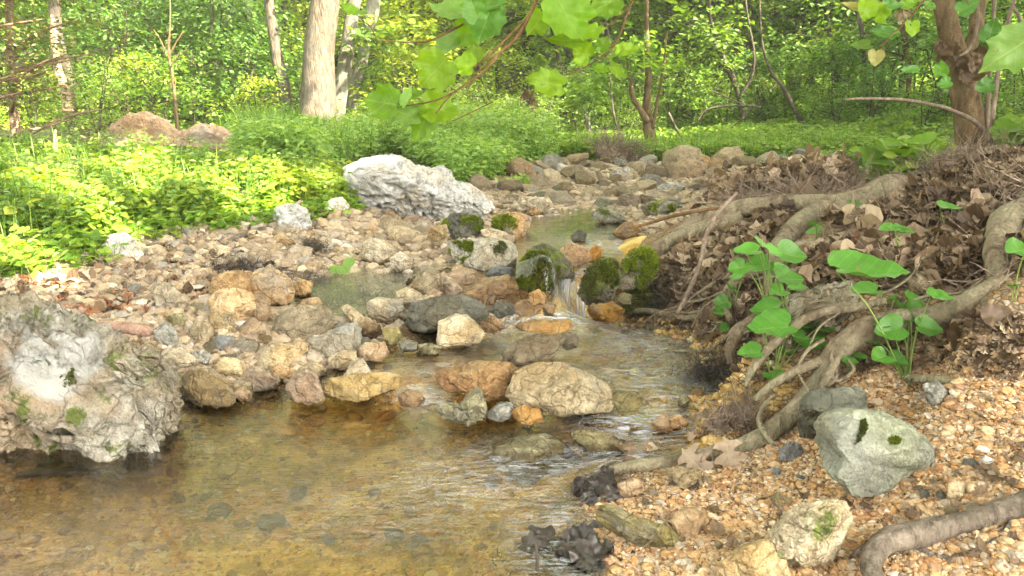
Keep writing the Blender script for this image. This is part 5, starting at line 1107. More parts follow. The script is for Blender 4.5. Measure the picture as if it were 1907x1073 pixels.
# understory: a few kinds, then copies
HH = {}
def sapling(name, label, mat, seed, h, cr, nsp, nl, L, bark='bark_dark', cat='shrub', base=.25):
    hh = h; r = np.random.default_rng(seed); e = empty(name, (0,0,0)); tag(e, label, cat, None); HH[id(e)] = h; e['hh'] = h; parts = []; Cn = []
    for k in range(3 if cat == 'shrub' else 1):
        a = r.uniform(0,6.28); b = np.array([math.cos(a), math.sin(a), 0])*cr*.45
        P = np.array([[0,0,-.1],[b[0]*.3,b[1]*.3,h*.35],[b[0]*.8,b[1]*.8,h*.7],[b[0],b[1],h*.95]]); parts.append(tube(P, [h*.014, h*.011, h*.007, .004], n=22, sides=6, wob=.06, seed=seed+k))
    for k in range(nsp):
        t = base+(1-base)*r.random()**.8; a = r.uniform(0,6.28); q = cr*(math.sin(min(1,(1.08-t)*1.25+.12)*math.pi/2))*r.uniform(.25,1.05)
        c = np.array([math.cos(a)*q, math.sin(a)*q, h*t + r.normal(0,.03)]); Cn.append(c)
        if k % 3 == 0: parts.append(tube(np.array([[c[0]*.15,c[1]*.15,c[2]-.22*q],[c[0]*.6,c[1]*.6,c[2]-.05],c]), [h*.006,h*.004,.003], n=8, sides=4, wob=0, seed=k))
    V, Fs = join(parts); mesh('trunk' if cat == 'tree' else 'stem', V, Fs, M[bark], e, smooth=True)
    V, Fq = spray_cloud(np.array(Cn), nl, cr*.30, L, seed, tilt=.25); mesh('crown' if cat == 'tree' else 'foliage', V, Fq, M[mat], e)
    return e
def copy_tree(o):
    c = o.copy(); C.objects.link(c)
    for ch in o.children:
        d = ch.copy(); C.objects.link(d); d.parent = c
    return c
kinds = {
 'a': sapling('understory_tree', '', 'leaf', 1, 3.2, 1.25, 95, 26, .085, cat='tree'),
 'b': sapling('understory_tree', '', 'leafy', 2, 3.4, 1.3, 90, 26, .085, cat='tree'),
 'c': sapling('understory_tree', '', 'leafd', 3, 3.0, 1.2, 105, 26, .09, cat='tree'),
 'd': sapling('bush', '', 'leaf', 4, 1.25, .75, 60, 26, .06, cat='shrub', base=.05),
 'e': sapling('bush', '', 'leafy', 5, 1.2, .75, 55, 26, .055, cat='shrub', base=.05),
 'f': sapling('bush', '', 'herbf', 6, 1.0, .8, 90, 26, .042, cat='shrub', base=.02),
 'g': sapling('bush', '', 'leafd', 7, 1.5, .85, 70, 26, .07, cat='shrub', base=.05),
}
names = {'a':'mid green layered understory tree','b':'yellow green layered understory tree','c':'dark green layered understory tree','d':'mid green bush','e':'yellow green bush','f':'fine leaved pale green bush','g':'dark green bush'}
first = {k: True for k in kinds}
def place(k, px, Y, s, where, dz=0, rz=None):
    d = ray(px, 215); x = d[0]/d[1]*Y; o = kinds[k] if first[k] else copy_tree(kinds[k]); first[k] = False
    o.location = (x, Y, float(gz(x, Y))-.03+dz); o.rotation_euler = (0, 0, rng.uniform(0, 6.28) if rz is None else rz); o.scale = (s, s, s*rng.uniform(.9,1.1))
    nm = names[k].replace('understory ', ''); sz = 'tall' if s*kinds[k]['hh'] > 3.2 else ('low' if s*kinds[k]['hh'] < .9 else 'middling')
    lk = min(LMF, key=lambda q: abs(q[0]-px)); rel = 'behind' if abs(lk[0]-px) < 18 else ('right of' if px > lk[0] else 'left of'); far = ', far back' if Y > 14.5 else (', in front' if Y < 9 else (', farther back' if Y > 12 else ''))
    o['label'] = '%s %s %s %s%s' % (sz, nm, rel, lk[1], far); o['group'] = (nm.split(' ')[-1]+'s ' if 'tree' in nm else 'bushes ')+where; return o
LMF = [(100,'the dark rough trunk'),(315,'the bare forked sapling'),(450,'the dark upright trunk'),(510,'the slender leaning trunk'),(600,'the thick pale trunk'),(680,'the right leaning trunk'),(790,'the hanging bough'),(865,'the dried leaf cluster'),(980,'the small dried leaf cluster'),(1100,'the short grey stem'),(1210,'the Y shaped tree'),(1290,'the bare pale branch'),(1385,'the curved dark trunk'),(1490,'the crooked sapling'),(1615,'the pale mottled trunk'),(1697,'the brown slim trunk'),(1800,'the foreground trunk'),(1900,'the right edge'),(0,'the left edge')]
W1 = 'in the shade behind the left bank'; W2 = 'beyond the trio of trunks'; W3 = 'on the sunny bank in the middle'; W4 = 'across the far end of the stony bed'; W5 = 'in the right hand woods'; W6 = 'deep in the woods'; W7 = 'on the slope behind the foreground tree'
for k, px, Y, s in [('c',200,11,.9),('c',330,11.5,1),('a',260,12.5,1.1),('c',420,11,.8),('g',380,10,1.1),('g',280,9.8,1.0),('g',470,10.5,1),('a',130,12,1),('c',20,9.5,.9),('g',200,9.2,.9),('a',-80,9,1),('d',360,9.4,.8),('e',240,8.6,.7),('d',180,8,.6),('b',240,13,1.1),('e',60,8.5,.6),('c',380,12.5,1.15),('g',440,9.6,.8),('e',480,9.2,.55),('d',300,8.9,.7),('b',60,12.5,1.1)]: place(k, px, Y, s, W1)
for k, px, Y, s in [('b',560,13,1),('a',520,13.5,1.1),('b',690,12.5,.9),('a',640,14,1.2),('b',760,13,1),('e',740,11,1),('e',670,11.5,.8),('d',720,10.6,.9),('b',470,14,1.2),('d',560,11.5,.9),('b',610,16,1.4)]: place(k, px, Y, s, W2)
for k, px, Y, s in [('e',780,10,1),('f',830,8.8,.5),('f',900,9.2,.5),('f',960,9.6,.6),('f',870,10.2,.8),('e',850,11,1.1),('f',1000,9.8,.6),('e',930,11,1),('b',900,13,1.1),('b',980,14,1.2),('b',840,14,1.2)]: place(k, px, Y, s, W3)
for k, px, Y, s in [('f',1040,11,1.0),('a',1060,12.5,1),('b',1040,15,1.3),('f',1110,12,1.1),('a',1130,13,1.1),('d',1160,11.5,.9),('a',1200,13.5,1.2),('d',1250,11,.9),('a',1280,12.5,1.1),('b',1120,16,1.5),('d',1080,10.8,.7),('b',1230,16,1.4),('f',1190,10.6,.6),('d',1300,10.6,.7)]: place(k, px, Y, s, W4)
for k, px, Y, s in [('a',1340,12,1.1),('c',1400,12.5,1.1),('d',1350,10.6,.8),('g',1430,10.8,.8),('a',1460,12,1),('c',1520,12,1.1),('g',1540,10.3,.8),('d',1480,10.5,.6),('a',1560,11,.9),('c',1600,12,1.1),('g',1580,9.6,.7),('g',1640,9.8,.8),('c',1680,11,1.0),('d',1560,8.8,.5),('g',1620,8.6,.5),('a',1640,13.5,1.3),('a',1330,14.5,1.3),('a',1440,15,1.4),('g',1700,9,.7),('d',1500,9.6,.5),('b',1300,13,1),('f',1360,11.5,.9),('f',1440,12,1),('b',1480,14,1.2),('e',1530,11.5,.9),('b',1570,13.5,1.1),('f',1630,11,.8),('e',1420,11,.6)]: place(k, px, Y, s, W5)
for k, px, Y, s in [('a',1740,9,.8),('c',1800,10,.9),('g',1760,7.5,.6),('g',1830,7.5,.7),('c',1880,9,.8),('d',1890,6.5,.5),('c',1960,8,.8),('a',1850,12,1.1),('d',1720,7.2,.4),('g',1930,6,.5),('d',1960,5,.4)]: place(k, px, Y, s, W7)
r = np.random.default_rng(5)
for i in range(46):
    px = -250+ i*50 + r.uniform(-20,20); Y = r.uniform(15, 21); k = 'b' if 560 < px < 1150 and r.random() < .75 else ('a' if r.random() < .7 else 'c'); place(k, px, Y, r.uniform(1.2,1.6), W6)
cd = sapling('cedar', 'feathery grey green cedar with browning tips at the far left edge', 'cedar', 12, 2.4, .8, 240, 40, .035, bark='wood_red', cat='tree', base=.03)
x = ray(20,215)[0]/ray(20,215)[1]*5.6; cd.location = (x, 5.6, float(gz(x,5.6))-.1)
cd2 = copy_tree(cd); x = ray(-110,215)[0]/ray(-110,215)[1]*5.0; cd2.location = (x,5.0,float(gz(x,5.0))-.1); cd2.rotation_euler = (0,0,2); cd2['label'] = 'browning cedar cut off by the left edge, nearer than the feathery one'; cd2['group'] = cd['group'] = 'cedars at the far left'
def far_woods():
    r = np.random.default_rng(77); n = 5200; Y = r.uniform(20, 40, n); x = r.uniform(-1.0, 1.0, n)*Y; z = gz(x, Y) + r.random(n)**1.3*(5.5+2.5*vnoise(np.stack([x*.25,Y*.25,x*0],-1), 3))
    V, Fq = spray_cloud(np.stack([x,Y,z],-1), 26, .9, .30, 8); o = mesh('far_woods', V, Fq, M['leaf']); tag(o, kind='stuff')
    n = 60; parts = []
    for i in range(n):
        Y = r.uniform(16, 30); x = r.uniform(-.8,.8)*Y; z = float(gz(x,Y)); parts.append(tube(np.array([[x,Y,z-.2],[x+r.normal(0,.3),Y,z+3],[x+r.normal(0,.5),Y,z+8]]), [.12,.10,.06], n=16, sides=7, wob=.05, seed=i))
    V, Fs = join(parts); o = mesh('far_trunks', V, Fs, M['bark_grey'], smooth=True); tag(o, kind='stuff')
far_woods()

# ------------------------------------------------------------------ low plants
def gaps(P, t=-.25, f=3.2): return P[fbm(P*f, 8, 3) > t]
def plant_mass(name, P, hmin, hmax, nl, L, mat, seed, spread=.6, tilt=.4, wide=1.15, kind='stuff'):
    r = np.random.default_rng(seed); n = len(P); h = hmin+(hmax-hmin)*r.random(n)**1.4
    t = r.random((n,nl))**.6; a = r.uniform(0,6.28,(n,nl)); q = spread*h[:,None]*r.uniform(.2,1,(n,nl))*.6
    Q = np.stack([P[:,0:1]+np.cos(a)*q, P[:,1:2]+np.sin(a)*q, P[:,2:3]+h[:,None]*t], -1).reshape(-1,3)
    D = np.stack([np.cos(a), np.sin(a), r.normal(-.1,.35,a.shape)], -1).reshape(-1,3); N = np.stack([r.normal(0,tilt,a.shape)-.1, r.normal(0,tilt,a.shape)-.25, np.ones(a.shape)], -1).reshape(-1,3)
    Ls = L*r.uniform(.55,1.25,(n*nl)); V, Fq = leaves(Q, D, N, Ls, wide)
    # stems
    s0 = P; s1 = P + np.stack([r.normal(0,.12,n)*h, r.normal(0,.12,n)*h, h], -1); w = .0012+.0008*h
    A_ = np.stack([w, w*0, w*0], -1); S_ = np.stack([s0-A_, s0+A_, s1+A_*.4, s1-A_*.4], 1).reshape(-1,3); F2 = np.arange(n*4).reshape(n,4)
    V, Fs = join([(V, Fq), (S_, F2)]); o = mesh(name, V, Fs, M[mat])
    if kind: tag(o, kind=kind)
    return o
HERB = [(-60,300),(60,270),(200,282),(330,300),(470,305),(560,320),(640,335),(700,378),(640,395),(560,372),(500,378),(470,400),(380,405),(290,418),(240,440),(150,440),(100,460),(-60,470)]
plant_mass('low_herbs', scatter([(-60,460),(100,450),(300,405),(500,370),(700,380),(640,410),(470,425),(300,440),(200,500),(-60,530)], 260, 31), .01, .07, 6, .034, 'herb', 31)
plant_mass('low_herbs', gaps(scatter(HERB, 900, 32)), .04, .16, 16, .026, 'herbf', 32)
plant_mass('low_herbs', gaps(scatter(HERB, 2900, 1), -.12), .01, .085, 7, .036, 'herb', 1)
plant_mass('low_herbs', gaps(scatter([(-60,300),(100,280),(300,310),(480,330),(440,400),(250,420),(120,450),(-60,470)], 640, 2), -.1), .03, .12, 6, .046, 'leafy', 2, wide=1.5)
plant_mass('low_herbs', scatter([(-60,470),(120,455),(300,420),(500,390),(640,390),(700,395),(620,415),(480,425),(330,445),(180,480),(60,520),(-60,530)], 330, 3), .02, .07, 5, .032, 'herb', 3, wide=1.4)
plant_mass('low_herbs', scatter([(500,330),(600,330),(690,350),(700,390),(600,385),(520,370)], 520, 4), .04, .12, 8, .036, 'leafy', 4)
plant_mass('bank_herbs', scatter([(440,300),(480,240),(640,250),(800,270),(1000,262),(1035,300),(960,318),(900,340),(850,345),(810,312),(740,285),(640,300),(560,325)], 3800, 5), .05, .24, 12, .034, 'herbf', 5)
plant_mass('bank_herbs', scatter([(640,235),(1000,235),(1030,290),(960,310),(830,300),(640,280)], 1500, 6), .1, .42, 14, .042, 'herbf', 6)
plant_mass('forest_floor_herbs', scatter([(1030,275),(1200,290),(1560,270),(1640,290),(1560,306),(1250,300),(1060,300)], 2600, 7), .03, .16, 10, .045, 'herb', 7)
plant_mass('forest_floor_herbs', scatter_world(-9, 12, 9, 17, 8000, 8), .05, .32, 11, .065, 'herb', 8)
plant_mass('forest_floor_herbs', scatter([(1250,245),(1700,220),(1907,240),(1700,275),(1560,290),(1300,280)], 2200, 9), .05, .2, 10, .05, 'herb', 9)
plant_mass('slope_herbs', scatter_world(2.0, 6, 3.8, 8.5, 2600, 10), .06, .3, 10, .05, 'leaf', 10)
plant_mass('slope_herbs', scatter([(1600,290),(1660,270),(1760,260),(1780,300),(1700,335),(1600,330)], 160, 11), .05, .16, 8, .055, 'herb', 11, wide=1.4)
plant_mass('slope_herbs', scatter([(1840,230),(1990,200),(1990,310),(1860,290)], 200, 12), .08, .22, 8, .06, 'herb', 12, wide=1.4)
plant_mass('bed_plants', scatter([(930,352),(985,340),(975,352),(940,362)], 25, 13), .03, .08, 8, .03, 'herb', 13)
plant_mass('bed_plants', scatter([(1500,308),(1570,306),(1580,325),(1520,322)], 60, 14), .03, .12, 8, .035, 'herb', 14)
def grass(name, P, hmin, hmax, seed, mat='grass', w=.004):
    r = np.random.default_rng(seed); n = len(P); h = hmin+(hmax-hmin)*r.random(n); a = r.uniform(0,6.28,n); b = r.uniform(.1,.7,n)*h; k = 5; V = []
    for i in range(k):
        t = i/(k-1); c = P + np.stack([np.cos(a)*b*t*t, np.sin(a)*b*t*t, h*t*(1-.25*t*(b/h))], -1); ww = w*(1-t*.9)*(h/.3+.5); s = np.stack([-np.sin(a)*ww, np.cos(a)*ww, ww*0], -1); V += [c-s, c+s]
    V = np.stack(V, 1).reshape(-1,3); i = (np.arange(n)*2*k)[:,None,None]; f = np.array([(2*j,2*j+1,2*j+3,2*j+2) for j in range(k-1)])
    o = mesh(name, V, (f[None]+i).reshape(-1,4), M[mat]); tag(o, kind='stuff'); return o
grass('grass', scatter([(330,215),(460,200),(560,215),(560,290),(480,290),(400,240)], 2000, 1), .10, .38, 1, w=.006)
grass('grass', scatter([(540,245),(700,235),(760,280),(640,300),(540,300)], 2000, 2), .08, .30, 2, w=.005)
grass('grass', scatter([(0,290),(300,300),(560,330),(640,370),(400,400),(100,440),(0,450)], 900, 5), .05, .2, 5, w=.0022)
grass('grass', scatter([(900,270),(1040,262),(1030,300),(930,310)], 900, 3), .1, .3, 3, w=.004)
grass('grass', scatter([(1060,285),(1560,275),(1600,300),(1250,303),(1060,300)], 2600, 4), .08, .25, 4, w=.004)

# ---- earth mounds
mm = mat_rock('pink_earth', [(.26,.165,.105),(.48,.34,.24),(.60,.46,.34)], rough=.95, hue=0, crack=.2, scale=.5, bump=.7)
rock('earth_mound', [(175,262),(195,232),(225,213),(262,207),(300,222),(330,250),(340,280),(260,290),(190,285)], mm, 'pinkish mound of bare earth with roots, left one of the pair', 'mound', depth=.6, lvl=6, rough=.045, freq=3, Y=5.9, facets=2)
rock('earth_mound', [(318,275),(330,245),(365,229),(410,237),(445,262),(470,285),(440,300),(370,298),(330,292)], mm, 'pinkish mound of bare earth, right one of the pair', 'mound', depth=.6, lvl=6, rough=.045, freq=3, Y=5.6, facets=2)
# ------------------------------------------------------------------ single leaves built with an outline
OUT = {
 'heart': [(0,.10),(.10,.0),(.26,-.04),(.42,.06),(.50,.24),(.49,.42),(.40,.62),(.26,.80),(.12,.93),(0,1.02)],
 'oval': [(0,0),(.16,.08),(.28,.25),(.33,.45),(.30,.65),(.18,.85),(0,1)],
 'syc': [(0,.05),(.14,-.02),(.28,-.07),(.38,-.02),(.47,.02),(.47,.14),(.54,.22),(.64,.34),(.56,.41),(.53,.47),(.54,.58),(.56,.72),(.45,.71),(.35,.72),(.30,.78),(.22,.88),(.13,.92),(.06,.97),(0,1.06)],
 'oak': [(0,0),(.06,.12),(.22,.14),(.30,.24),(.14,.30),(.10,.38),(.30,.46),(.36,.58),(.18,.62),(.14,.72),(.26,.82),(.14,.90),(0,1)],
}
def leaf_obj(kind, size, c, tip, nrm, mat, parent=None, name='leaf', wide=1.0, cup=.10, fold=.05, wave=.03, seed=1, anchor='c', thick=0):
    """c: middle of the leaf (or its base when anchor='b'); tip: direction to the tip; nrm: upper side"""
    h = np.array(OUT[kind], float); o = np.vstack([h, (h[1:-1]*[-1,1])[::-1]]); k = 3 if kind == 'syc' else 4; dn = []
    for i in range(len(o)):
        a, b = o[i], o[(i+1) % len(o)]
        for j in range(k): dn.append(a+(b-a)*j/k)
    o = np.array(dn); r = np.random.default_rng(seed); ctr = np.array([0,.38]); rings = 6; V = [np.array([0,.38])]
    for q in range(1, rings+1): V += list(ctr+(o-ctr)*(q/rings))
    V = np.array(V); x = V[:,0]*wide; y = V[:,1]; R2 = np.hypot(x, y-.4)
    z = cup*R2**2*2 + fold*np.abs(x)*1.5 + wave*vnoise(np.stack([x*5,y*5,x*0+seed*3.1],-1), seed)*(.4+R2*1.6) - .10*np.clip(y-.6,0,1)**2*2
    # veins as shallow grooves
    n = len(o); m = [];
    F3 = [(0, 1+i, 1+(i+1) % n) for i in range(n)]; F4 = []
    for q in range(rings-1):
        for i in range(n): F4.append((1+q*n+i, 1+(q+1)*n+i, 1+(q+1)*n+(i+1) % n, 1+q*n+(i+1) % n))
    tip = np.array(tip, float); tip /= np.linalg.norm(tip); nrm = np.array(nrm, float); nrm = nrm-tip*(nrm@tip); nrm /= np.linalg.norm(nrm); side = np.cross(tip, nrm)
    oy = .42 if anchor == 'c' else 0
    W = np.array(c, float) + (side*x[:,None] + tip*(y-oy)[:,None] + nrm*z[:,None])*size
    Fs = [np.array(F4), np.array(F3)]
    base = np.array(c)+tip*(-oy+.05)*size
    ob = mesh(name, W, Fs, mat, smooth=True, origin=np.array(c, float)) if parent is None else mesh(name, local(W, parent), Fs, mat, parent, smooth=True)
    t = ob.data.attributes.new('luv', 'FLOAT_VECTOR', 'POINT'); t.data.foreach_set('vector', np.stack([x, y, y*0], -1).astype(np.float32).ravel())
    return ob, base

# ---- litter: dead leaves and twigs on the root bank
RSEG = np.array([(p[i][0], p[i][1], p[i+1][0], p[i+1][1], (p[i][2]+p[i+1][2])/2) for p in RT+FINE for i in range(len(p)-1)])
def off_roots(P, k=.5):
    a, b = proj(P); A = RSEG[:,None,0:2]; B = RSEG[:,None,2:4]; Q = np.stack([a, b], -1)[None]; AB = B-A
    t = np.clip(((Q-A)*AB).sum(-1)/(AB**2).sum(-1), 0, 1); d = np.linalg.norm(Q-(A+AB*t[...,None]), axis=-1); return P[(d > RSEG[:,None,4]*(k+.08)).all(0)]
def patchy(P): return P[fbm(P*9, 5, 3) > -.25]
def litter(name, P, L0, L1, mat, seed, lift=.015, tilt=.45):
    P = off_roots(P); L0 *= .75; L1 *= .85; r = np.random.default_rng(seed); n = len(P); h = np.array(OUT['syc'] if seed % 2 else OUT['oak']); h = h[::2] if seed % 2 else h; o = np.vstack([h, (h[1:]*[-1,1])[::-1]]); m = len(o)
    D = r.standard_normal((n,3))*[1,1,.35]; D /= np.linalg.norm(D, axis=1)[:,None]; N = r.normal(0, tilt, (n,3))+[0,-.25,1]; N = N-D*(N*D).sum(1)[:,None]; N /= np.linalg.norm(N, axis=1)[:,None]; S_ = np.cross(D, N)
    T_ = np.vstack([[0,.4], .4*o+.6*np.array([0,.4]), o]); x = T_[:,0]; y = T_[:,1]-.4
    c1 = r.normal(0,.4,(n,1)); c2 = r.normal(.1,.45,(n,1)); z = c1*y[None]**2*1.4+c2*x[None]**2*2.2+r.normal(0,.05,(n,len(x)))
    L = (L0+(L1-L0)*r.random(n))[:,None,None]; C0 = P+np.stack([np.zeros(n), np.zeros(n), r.random(n)*lift+.003], -1)
    V = C0[:,None]+(S_[:,None]*x[None,:,None]+D[:,None]*y[None,:,None]+N[:,None]*z[:,:,None])*L
    F3 = np.array([(0,1+i,1+(i+1)%m) for i in range(m)]); F4 = np.array([(1+i,1+m+i,1+m+(i+1)%m,1+(i+1)%m) for i in range(m)]); k = (np.arange(n)*(1+2*m))[:,None,None]
    o = mesh(name, V.reshape(-1,3), [(F4[None]+k).reshape(-1,4), (F3[None]+k).reshape(-1,3)], M[mat]); tag(o, kind='stuff'); return o
BANK = [(1240,470),(1290,395),(1340,352),(1420,340),(1560,345),(1600,330),(1700,345),(1780,300),(1960,280),(1960,480),(1850,560),(1700,560),(1640,545),(1520,520),(1450,600),(1390,640),(1330,600),(1240,590),(1210,540)]
litter('leaf_litter', patchy(scatter(BANK, 5200, 21)), .025, .065, 'dead', 21, lift=.04)
litter('leaf_litter', patchy(scatter(BANK, 2600, 22)), .03, .07, 'dead', 22, lift=.04)
litter('leaf_litter', scatter([(1330,352),(1500,340),(1620,350),(1600,375),(1450,385),(1330,400)], 900, 23), .03, .07, 'dead', 23, lift=.05)
litter('leaf_litter', scatter([(1700,340),(1790,290),(1960,280),(1960,420),(1820,400),(1720,430)], 1000, 24), .03, .075, 'dead', 24, lift=.06)
litter('leaf_litter', scatter([(1180,540),(1260,500),(1420,560),(1400,640),(1330,640),(1200,600)], 500, 25), .02, .05, 'dead', 25, lift=.02)
litter('leaf_litter', scatter([(1330,640),(1500,560),(1700,600),(1907,600),(1907,720),(1750,700),(1560,700),(1420,730)], 420, 26), .02, .05, 'dead', 26, lift=.02)
litter('leaf_litter', scatter([(1580,445),(1690,440),(1700,500),(1600,500)], 120, 27), .02, .045, 'deadred', 27, lift=.03)
litter('leaf_litter', scatter([(-40,490),(260,470),(420,500),(380,560),(200,600),(-40,560)], 260, 28), .02, .05, 'deadred', 28, lift=.01)
litter('leaf_litter', scatter([(-40,490),(260,470),(520,430),(520,500),(380,560),(200,600),(-40,560)], 320, 29), .02, .05, 'dead', 29, lift=.01)
litter('leaf_litter', scatter([(1100,1000),(1400,880),(1907,760),(1907,1060),(1300,1073)], 60, 31), .012, .03, 'dead', 31, lift=.005)
litter('leaf_litter', scatter([(1700,230),(1960,200),(1960,300),(1780,290)], 500, 33), .04, .09, 'dead', 33, lift=.08)
litter('leaf_litter', scatter([(1080,860),(1200,850),(1310,880),(1420,800),(1340,790),(1250,840)], 60, 35), .02, .04, 'dead', 35, lift=.02)
def twigs(P, L, rad, mat, seed, curl=.18, up=.1):
    V, Fq = hairs(len(P), lambda n, r: P+np.stack([np.zeros(n),np.zeros(n),r.random(n)*.03+.005],-1), L, rad, seed, curl=curl, k=6, updir=(0,0,up)); o = mesh('twig_litter', V, Fq, M[mat]); tag(o, kind='stuff')
twigs(scatter(BANK, 750, 41), .12, .0013, 'twig', 41)
twigs(scatter([(1320,352),(1620,345),(1600,380),(1330,400)], 220, 42), .16, .0018, 'twig', 42)
twigs(scatter([(1780,290),(1960,270),(1960,400),(1820,390)], 260, 43), .16, .0018, 'twig', 43)
twigs(scatter([(560,540),(760,520),(740,600),(600,590)], 160, 44), .06, .0008, 'wood_dark', 44)
twigs(scatter([(-20,480),(480,440),(500,520),(300,570),(-20,560)], 350, 45), .06, .0008, 'twig', 45)
twigs(scatter([(1240,560),(1400,600),(1420,740),(1300,820),(1250,700)], 260, 46), .06, .0010, 'wood_dark', 46)
twigs(scatter([(1100,960),(1300,880),(1500,850),(1400,960),(1200,1060)], 70, 47), .05, .0008, 'twig', 47)

litter('leaf_litter', scatter([(1310,352),(1420,338),(1640,340),(1660,362),(1500,378),(1340,392)], 900, 51), .035, .08, 'dead', 51, lift=.10, tilt=.7)
twigs(scatter([(1310,352),(1420,338),(1640,340),(1660,362),(1500,378),(1340,392)], 160, 52), .16, .0018, 'twig', 52, up=.12)
clump('debris', 'tangled dry twigs on the crest of the leaf litter, right of the bent pale twig', 'debris', (1440,362), (80,8), 140, .12, .0016, 'twig', 53, lift=.02, updir=(0,0,.15))
clump('debris', 'tangled dry twigs behind the thick upper root', 'debris', (1570,350), (70,8), 120, .12, .0015, 'twig', 54, lift=.02, updir=(0,0,.15))
# ---- single dead leaves
def dead(px, py, w, lab, mat='deadpale', kind='oak', rot=-90, lift=.02, cup=.1, seed=1, nrm=(0,-.8,.6), wide=1.0, Y=None):
    H = hit(px, py) if Y is None else at(px, py, Y); H = H+np.array([0,-lift,lift*.6]); a = R(rot)
    o, _ = leaf_obj(kind, w*ppx(H[1]), H, (math.cos(a), math.sin(a)*.45, math.sin(a)*.8), nrm, M[mat], name='dead_leaf', cup=cup, wave=.10, fold=.1, seed=seed, wide=wide); tag(o, lab, 'leaf')
dead(1345,852, 88, 'pale dead oak leaf hanging over the long root, right one of the pair', seed=2, rot=-80, wide=1.2, lift=.04)
dead(1282,862, 76, 'pale dead oak leaf folded over the root end, left one of the pair', seed=3, rot=-50, wide=1.5, lift=.03)
dead(1262,898, 60, 'black wet curled leaf under the folded pale one', 'deadblack', seed=4, rot=-20, cup=.5)
dead(1112,915, 50, 'largest black wet leaf at the tip of the root in the pool', 'deadblack', 'syc', seed=5, rot=-70, cup=.25)
dead(1082,905, 42, 'black crumpled leaf pointing out into the pool', 'deadblack', 'oval', seed=6, rot=210, cup=.2, wide=1.3)
dead(1140,925, 40, 'black wet leaf stuck beside the orange wedge stone', 'deadblack', 'syc', seed=7, rot=-100, cup=.25)
dead(1170,870, 46, 'grey brown dead leaf wrapped on the root tip', 'dead', 'oval', seed=8, rot=-95, wide=1.3, cup=.4)
dead(1838,598, 66, 'brown dead leaf under the big bend of the root at the right edge', 'dead', 'oval', seed=9, rot=-40, wide=1.4)
dead(1778,642, 70, 'grey brown curled leaf on the gravel right of the heart leaved plant', 'dead', 'syc', seed=10, rot=-90, cup=.5)
dead(1500,375, 60, 'grey dead leaf on top of the litter crest', 'dead', 'syc', seed=11, rot=10)
dead(1600,490, 62, 'large grey brown curled leaf in front of the middle root', 'dead', 'syc', seed=12, rot=-100, cup=.4)
dead(1445,545, 46, 'brown dead leaf standing behind the left heart leaved plant', 'dead', 'oval', seed=13, rot=-60, wide=1.4)
dead(1255,548, 40, 'purple brown pointed dead leaf below the moss mound', 'dead', 'oval', seed=14, rot=-85, wide=1.2)
dead(1840,885, 50, 'grey brown flat leaf on the gravel near the right edge', 'dead', 'syc', seed=15, rot=0, nrm=(0,-.2,1), lift=.008)
dead(1380,440, 44, 'tan dead leaf below the litter crest', 'deadpale', 'syc', seed=16, rot=-60)
dead(1740,460, 50, 'brown ragged leaf at the foot of the leaning root', 'dead', 'syc', seed=17, rot=160, cup=.4)
dead(1095,930, 38, 'small black wet leaf lowest at the tip of the root', 'deadblack', 'oval', seed=41, rot=-120, cup=.2, wide=1.4)
dead(1125,890, 36, 'dark brown wet leaf highest at the tip of the root', 'deadblack', 'syc', seed=42, rot=-30, cup=.3)
dead(1160,905, 34, 'dark leaf scrap between the root tip and the gravel', 'deadblack', 'oak', seed=43, rot=-60, cup=.2, wide=1.5)
clump('debris', 'thin black roots and stems hanging at the tip of the long root', 'debris', (1118,915), (45,14), 260, .06, .0010, 'wood_dark', 77, updir=(-.2,0,.05))
H = hit(1080,1045); blk = empty('drift_heap', H); tag(blk, 'heap of black wet leaves and twigs lying in the shallow water at the bottom', 'debris')
V, Fq = hairs(300, lambda n, r: H+r.normal(0,1,(n,3))*[.05,.035,.004]+[0,0,.008], .06, .0011, 51, curl=.3, updir=(0,0,.02)); V[:,2] = H[2]+.004+np.abs(V[:,2]-H[2]-.004)*.45; mesh('twig_tangle', local(V, blk), Fq, M['wood_dark'], blk)
for i in range(22):
    q = rng.normal(0,1,2)*[.045,.03]; a = rng.uniform(0,6.28)
    leaf_obj('syc' if i % 2 else 'oval', rng.uniform(.03,.055), H+np.array([q[0],q[1],.012+.008*rng.random()]), (math.cos(a),math.sin(a),.1), (rng.normal(0,.3),-.3,1), M['deadblack'], blk, cup=.15, wave=.12, seed=60+i)
stick('twig', 'short black twig standing up out of the pool at the bottom', [(1000,1062,7),(1000,1040,7),(998,1012,5)], 'wood_dark', Y=float(atz(1000,1062,0)[1]), sides=8)
stick('twig', 'thin dark stalk standing over the black drift heap', [(1062,1040,2),(1058,1005,2),(1056,970,1.5)], 'wood_dark', Y=float(atz(1060,1040,0)[1]), sides=6)
# dead leaves caught on the foreground trunk
def bunch(px, py, Y, w, n, mat, lab, seed, sp=22, up=-1):
    Cc = at(px, py, Y); e = empty('leaf_bunch', Cc); tag(e, lab, 'dead leaves'); r = np.random.default_rng(seed)
    for i in range(n):
        o = Cc+np.array([r.normal(0,sp*.5)*ppx(Y), r.normal(-.03,.02), r.normal(0,sp*.5)*ppx(Y)])
        leaf_obj(['oval','syc','oak'][i % 3], w*ppx(Y)*r.uniform(.6,1.2), o, (r.normal(0,.5), r.normal(0,.3), up+r.normal(0,.3)), (r.normal(0,.5),-1,.3), M[mat], e, cup=.5, wave=.2, seed=seed+i)
    return e
bunch(1805,125,FG-.06,38,7,'dead','bunch of brown dead leaves caught in the fork of the foreground tree',101,26)
bunch(1756,95,FG-.05,38,5,'dead','red brown withered leaves hanging left of the foreground trunk',120,16)
bunch(1868,262,6.4,30,0,'dead','',1) if False else None
bunch(862,262,6.6,22,10,'dead','cluster of dried brown leaves in the green bank above the outcrop',140,12)
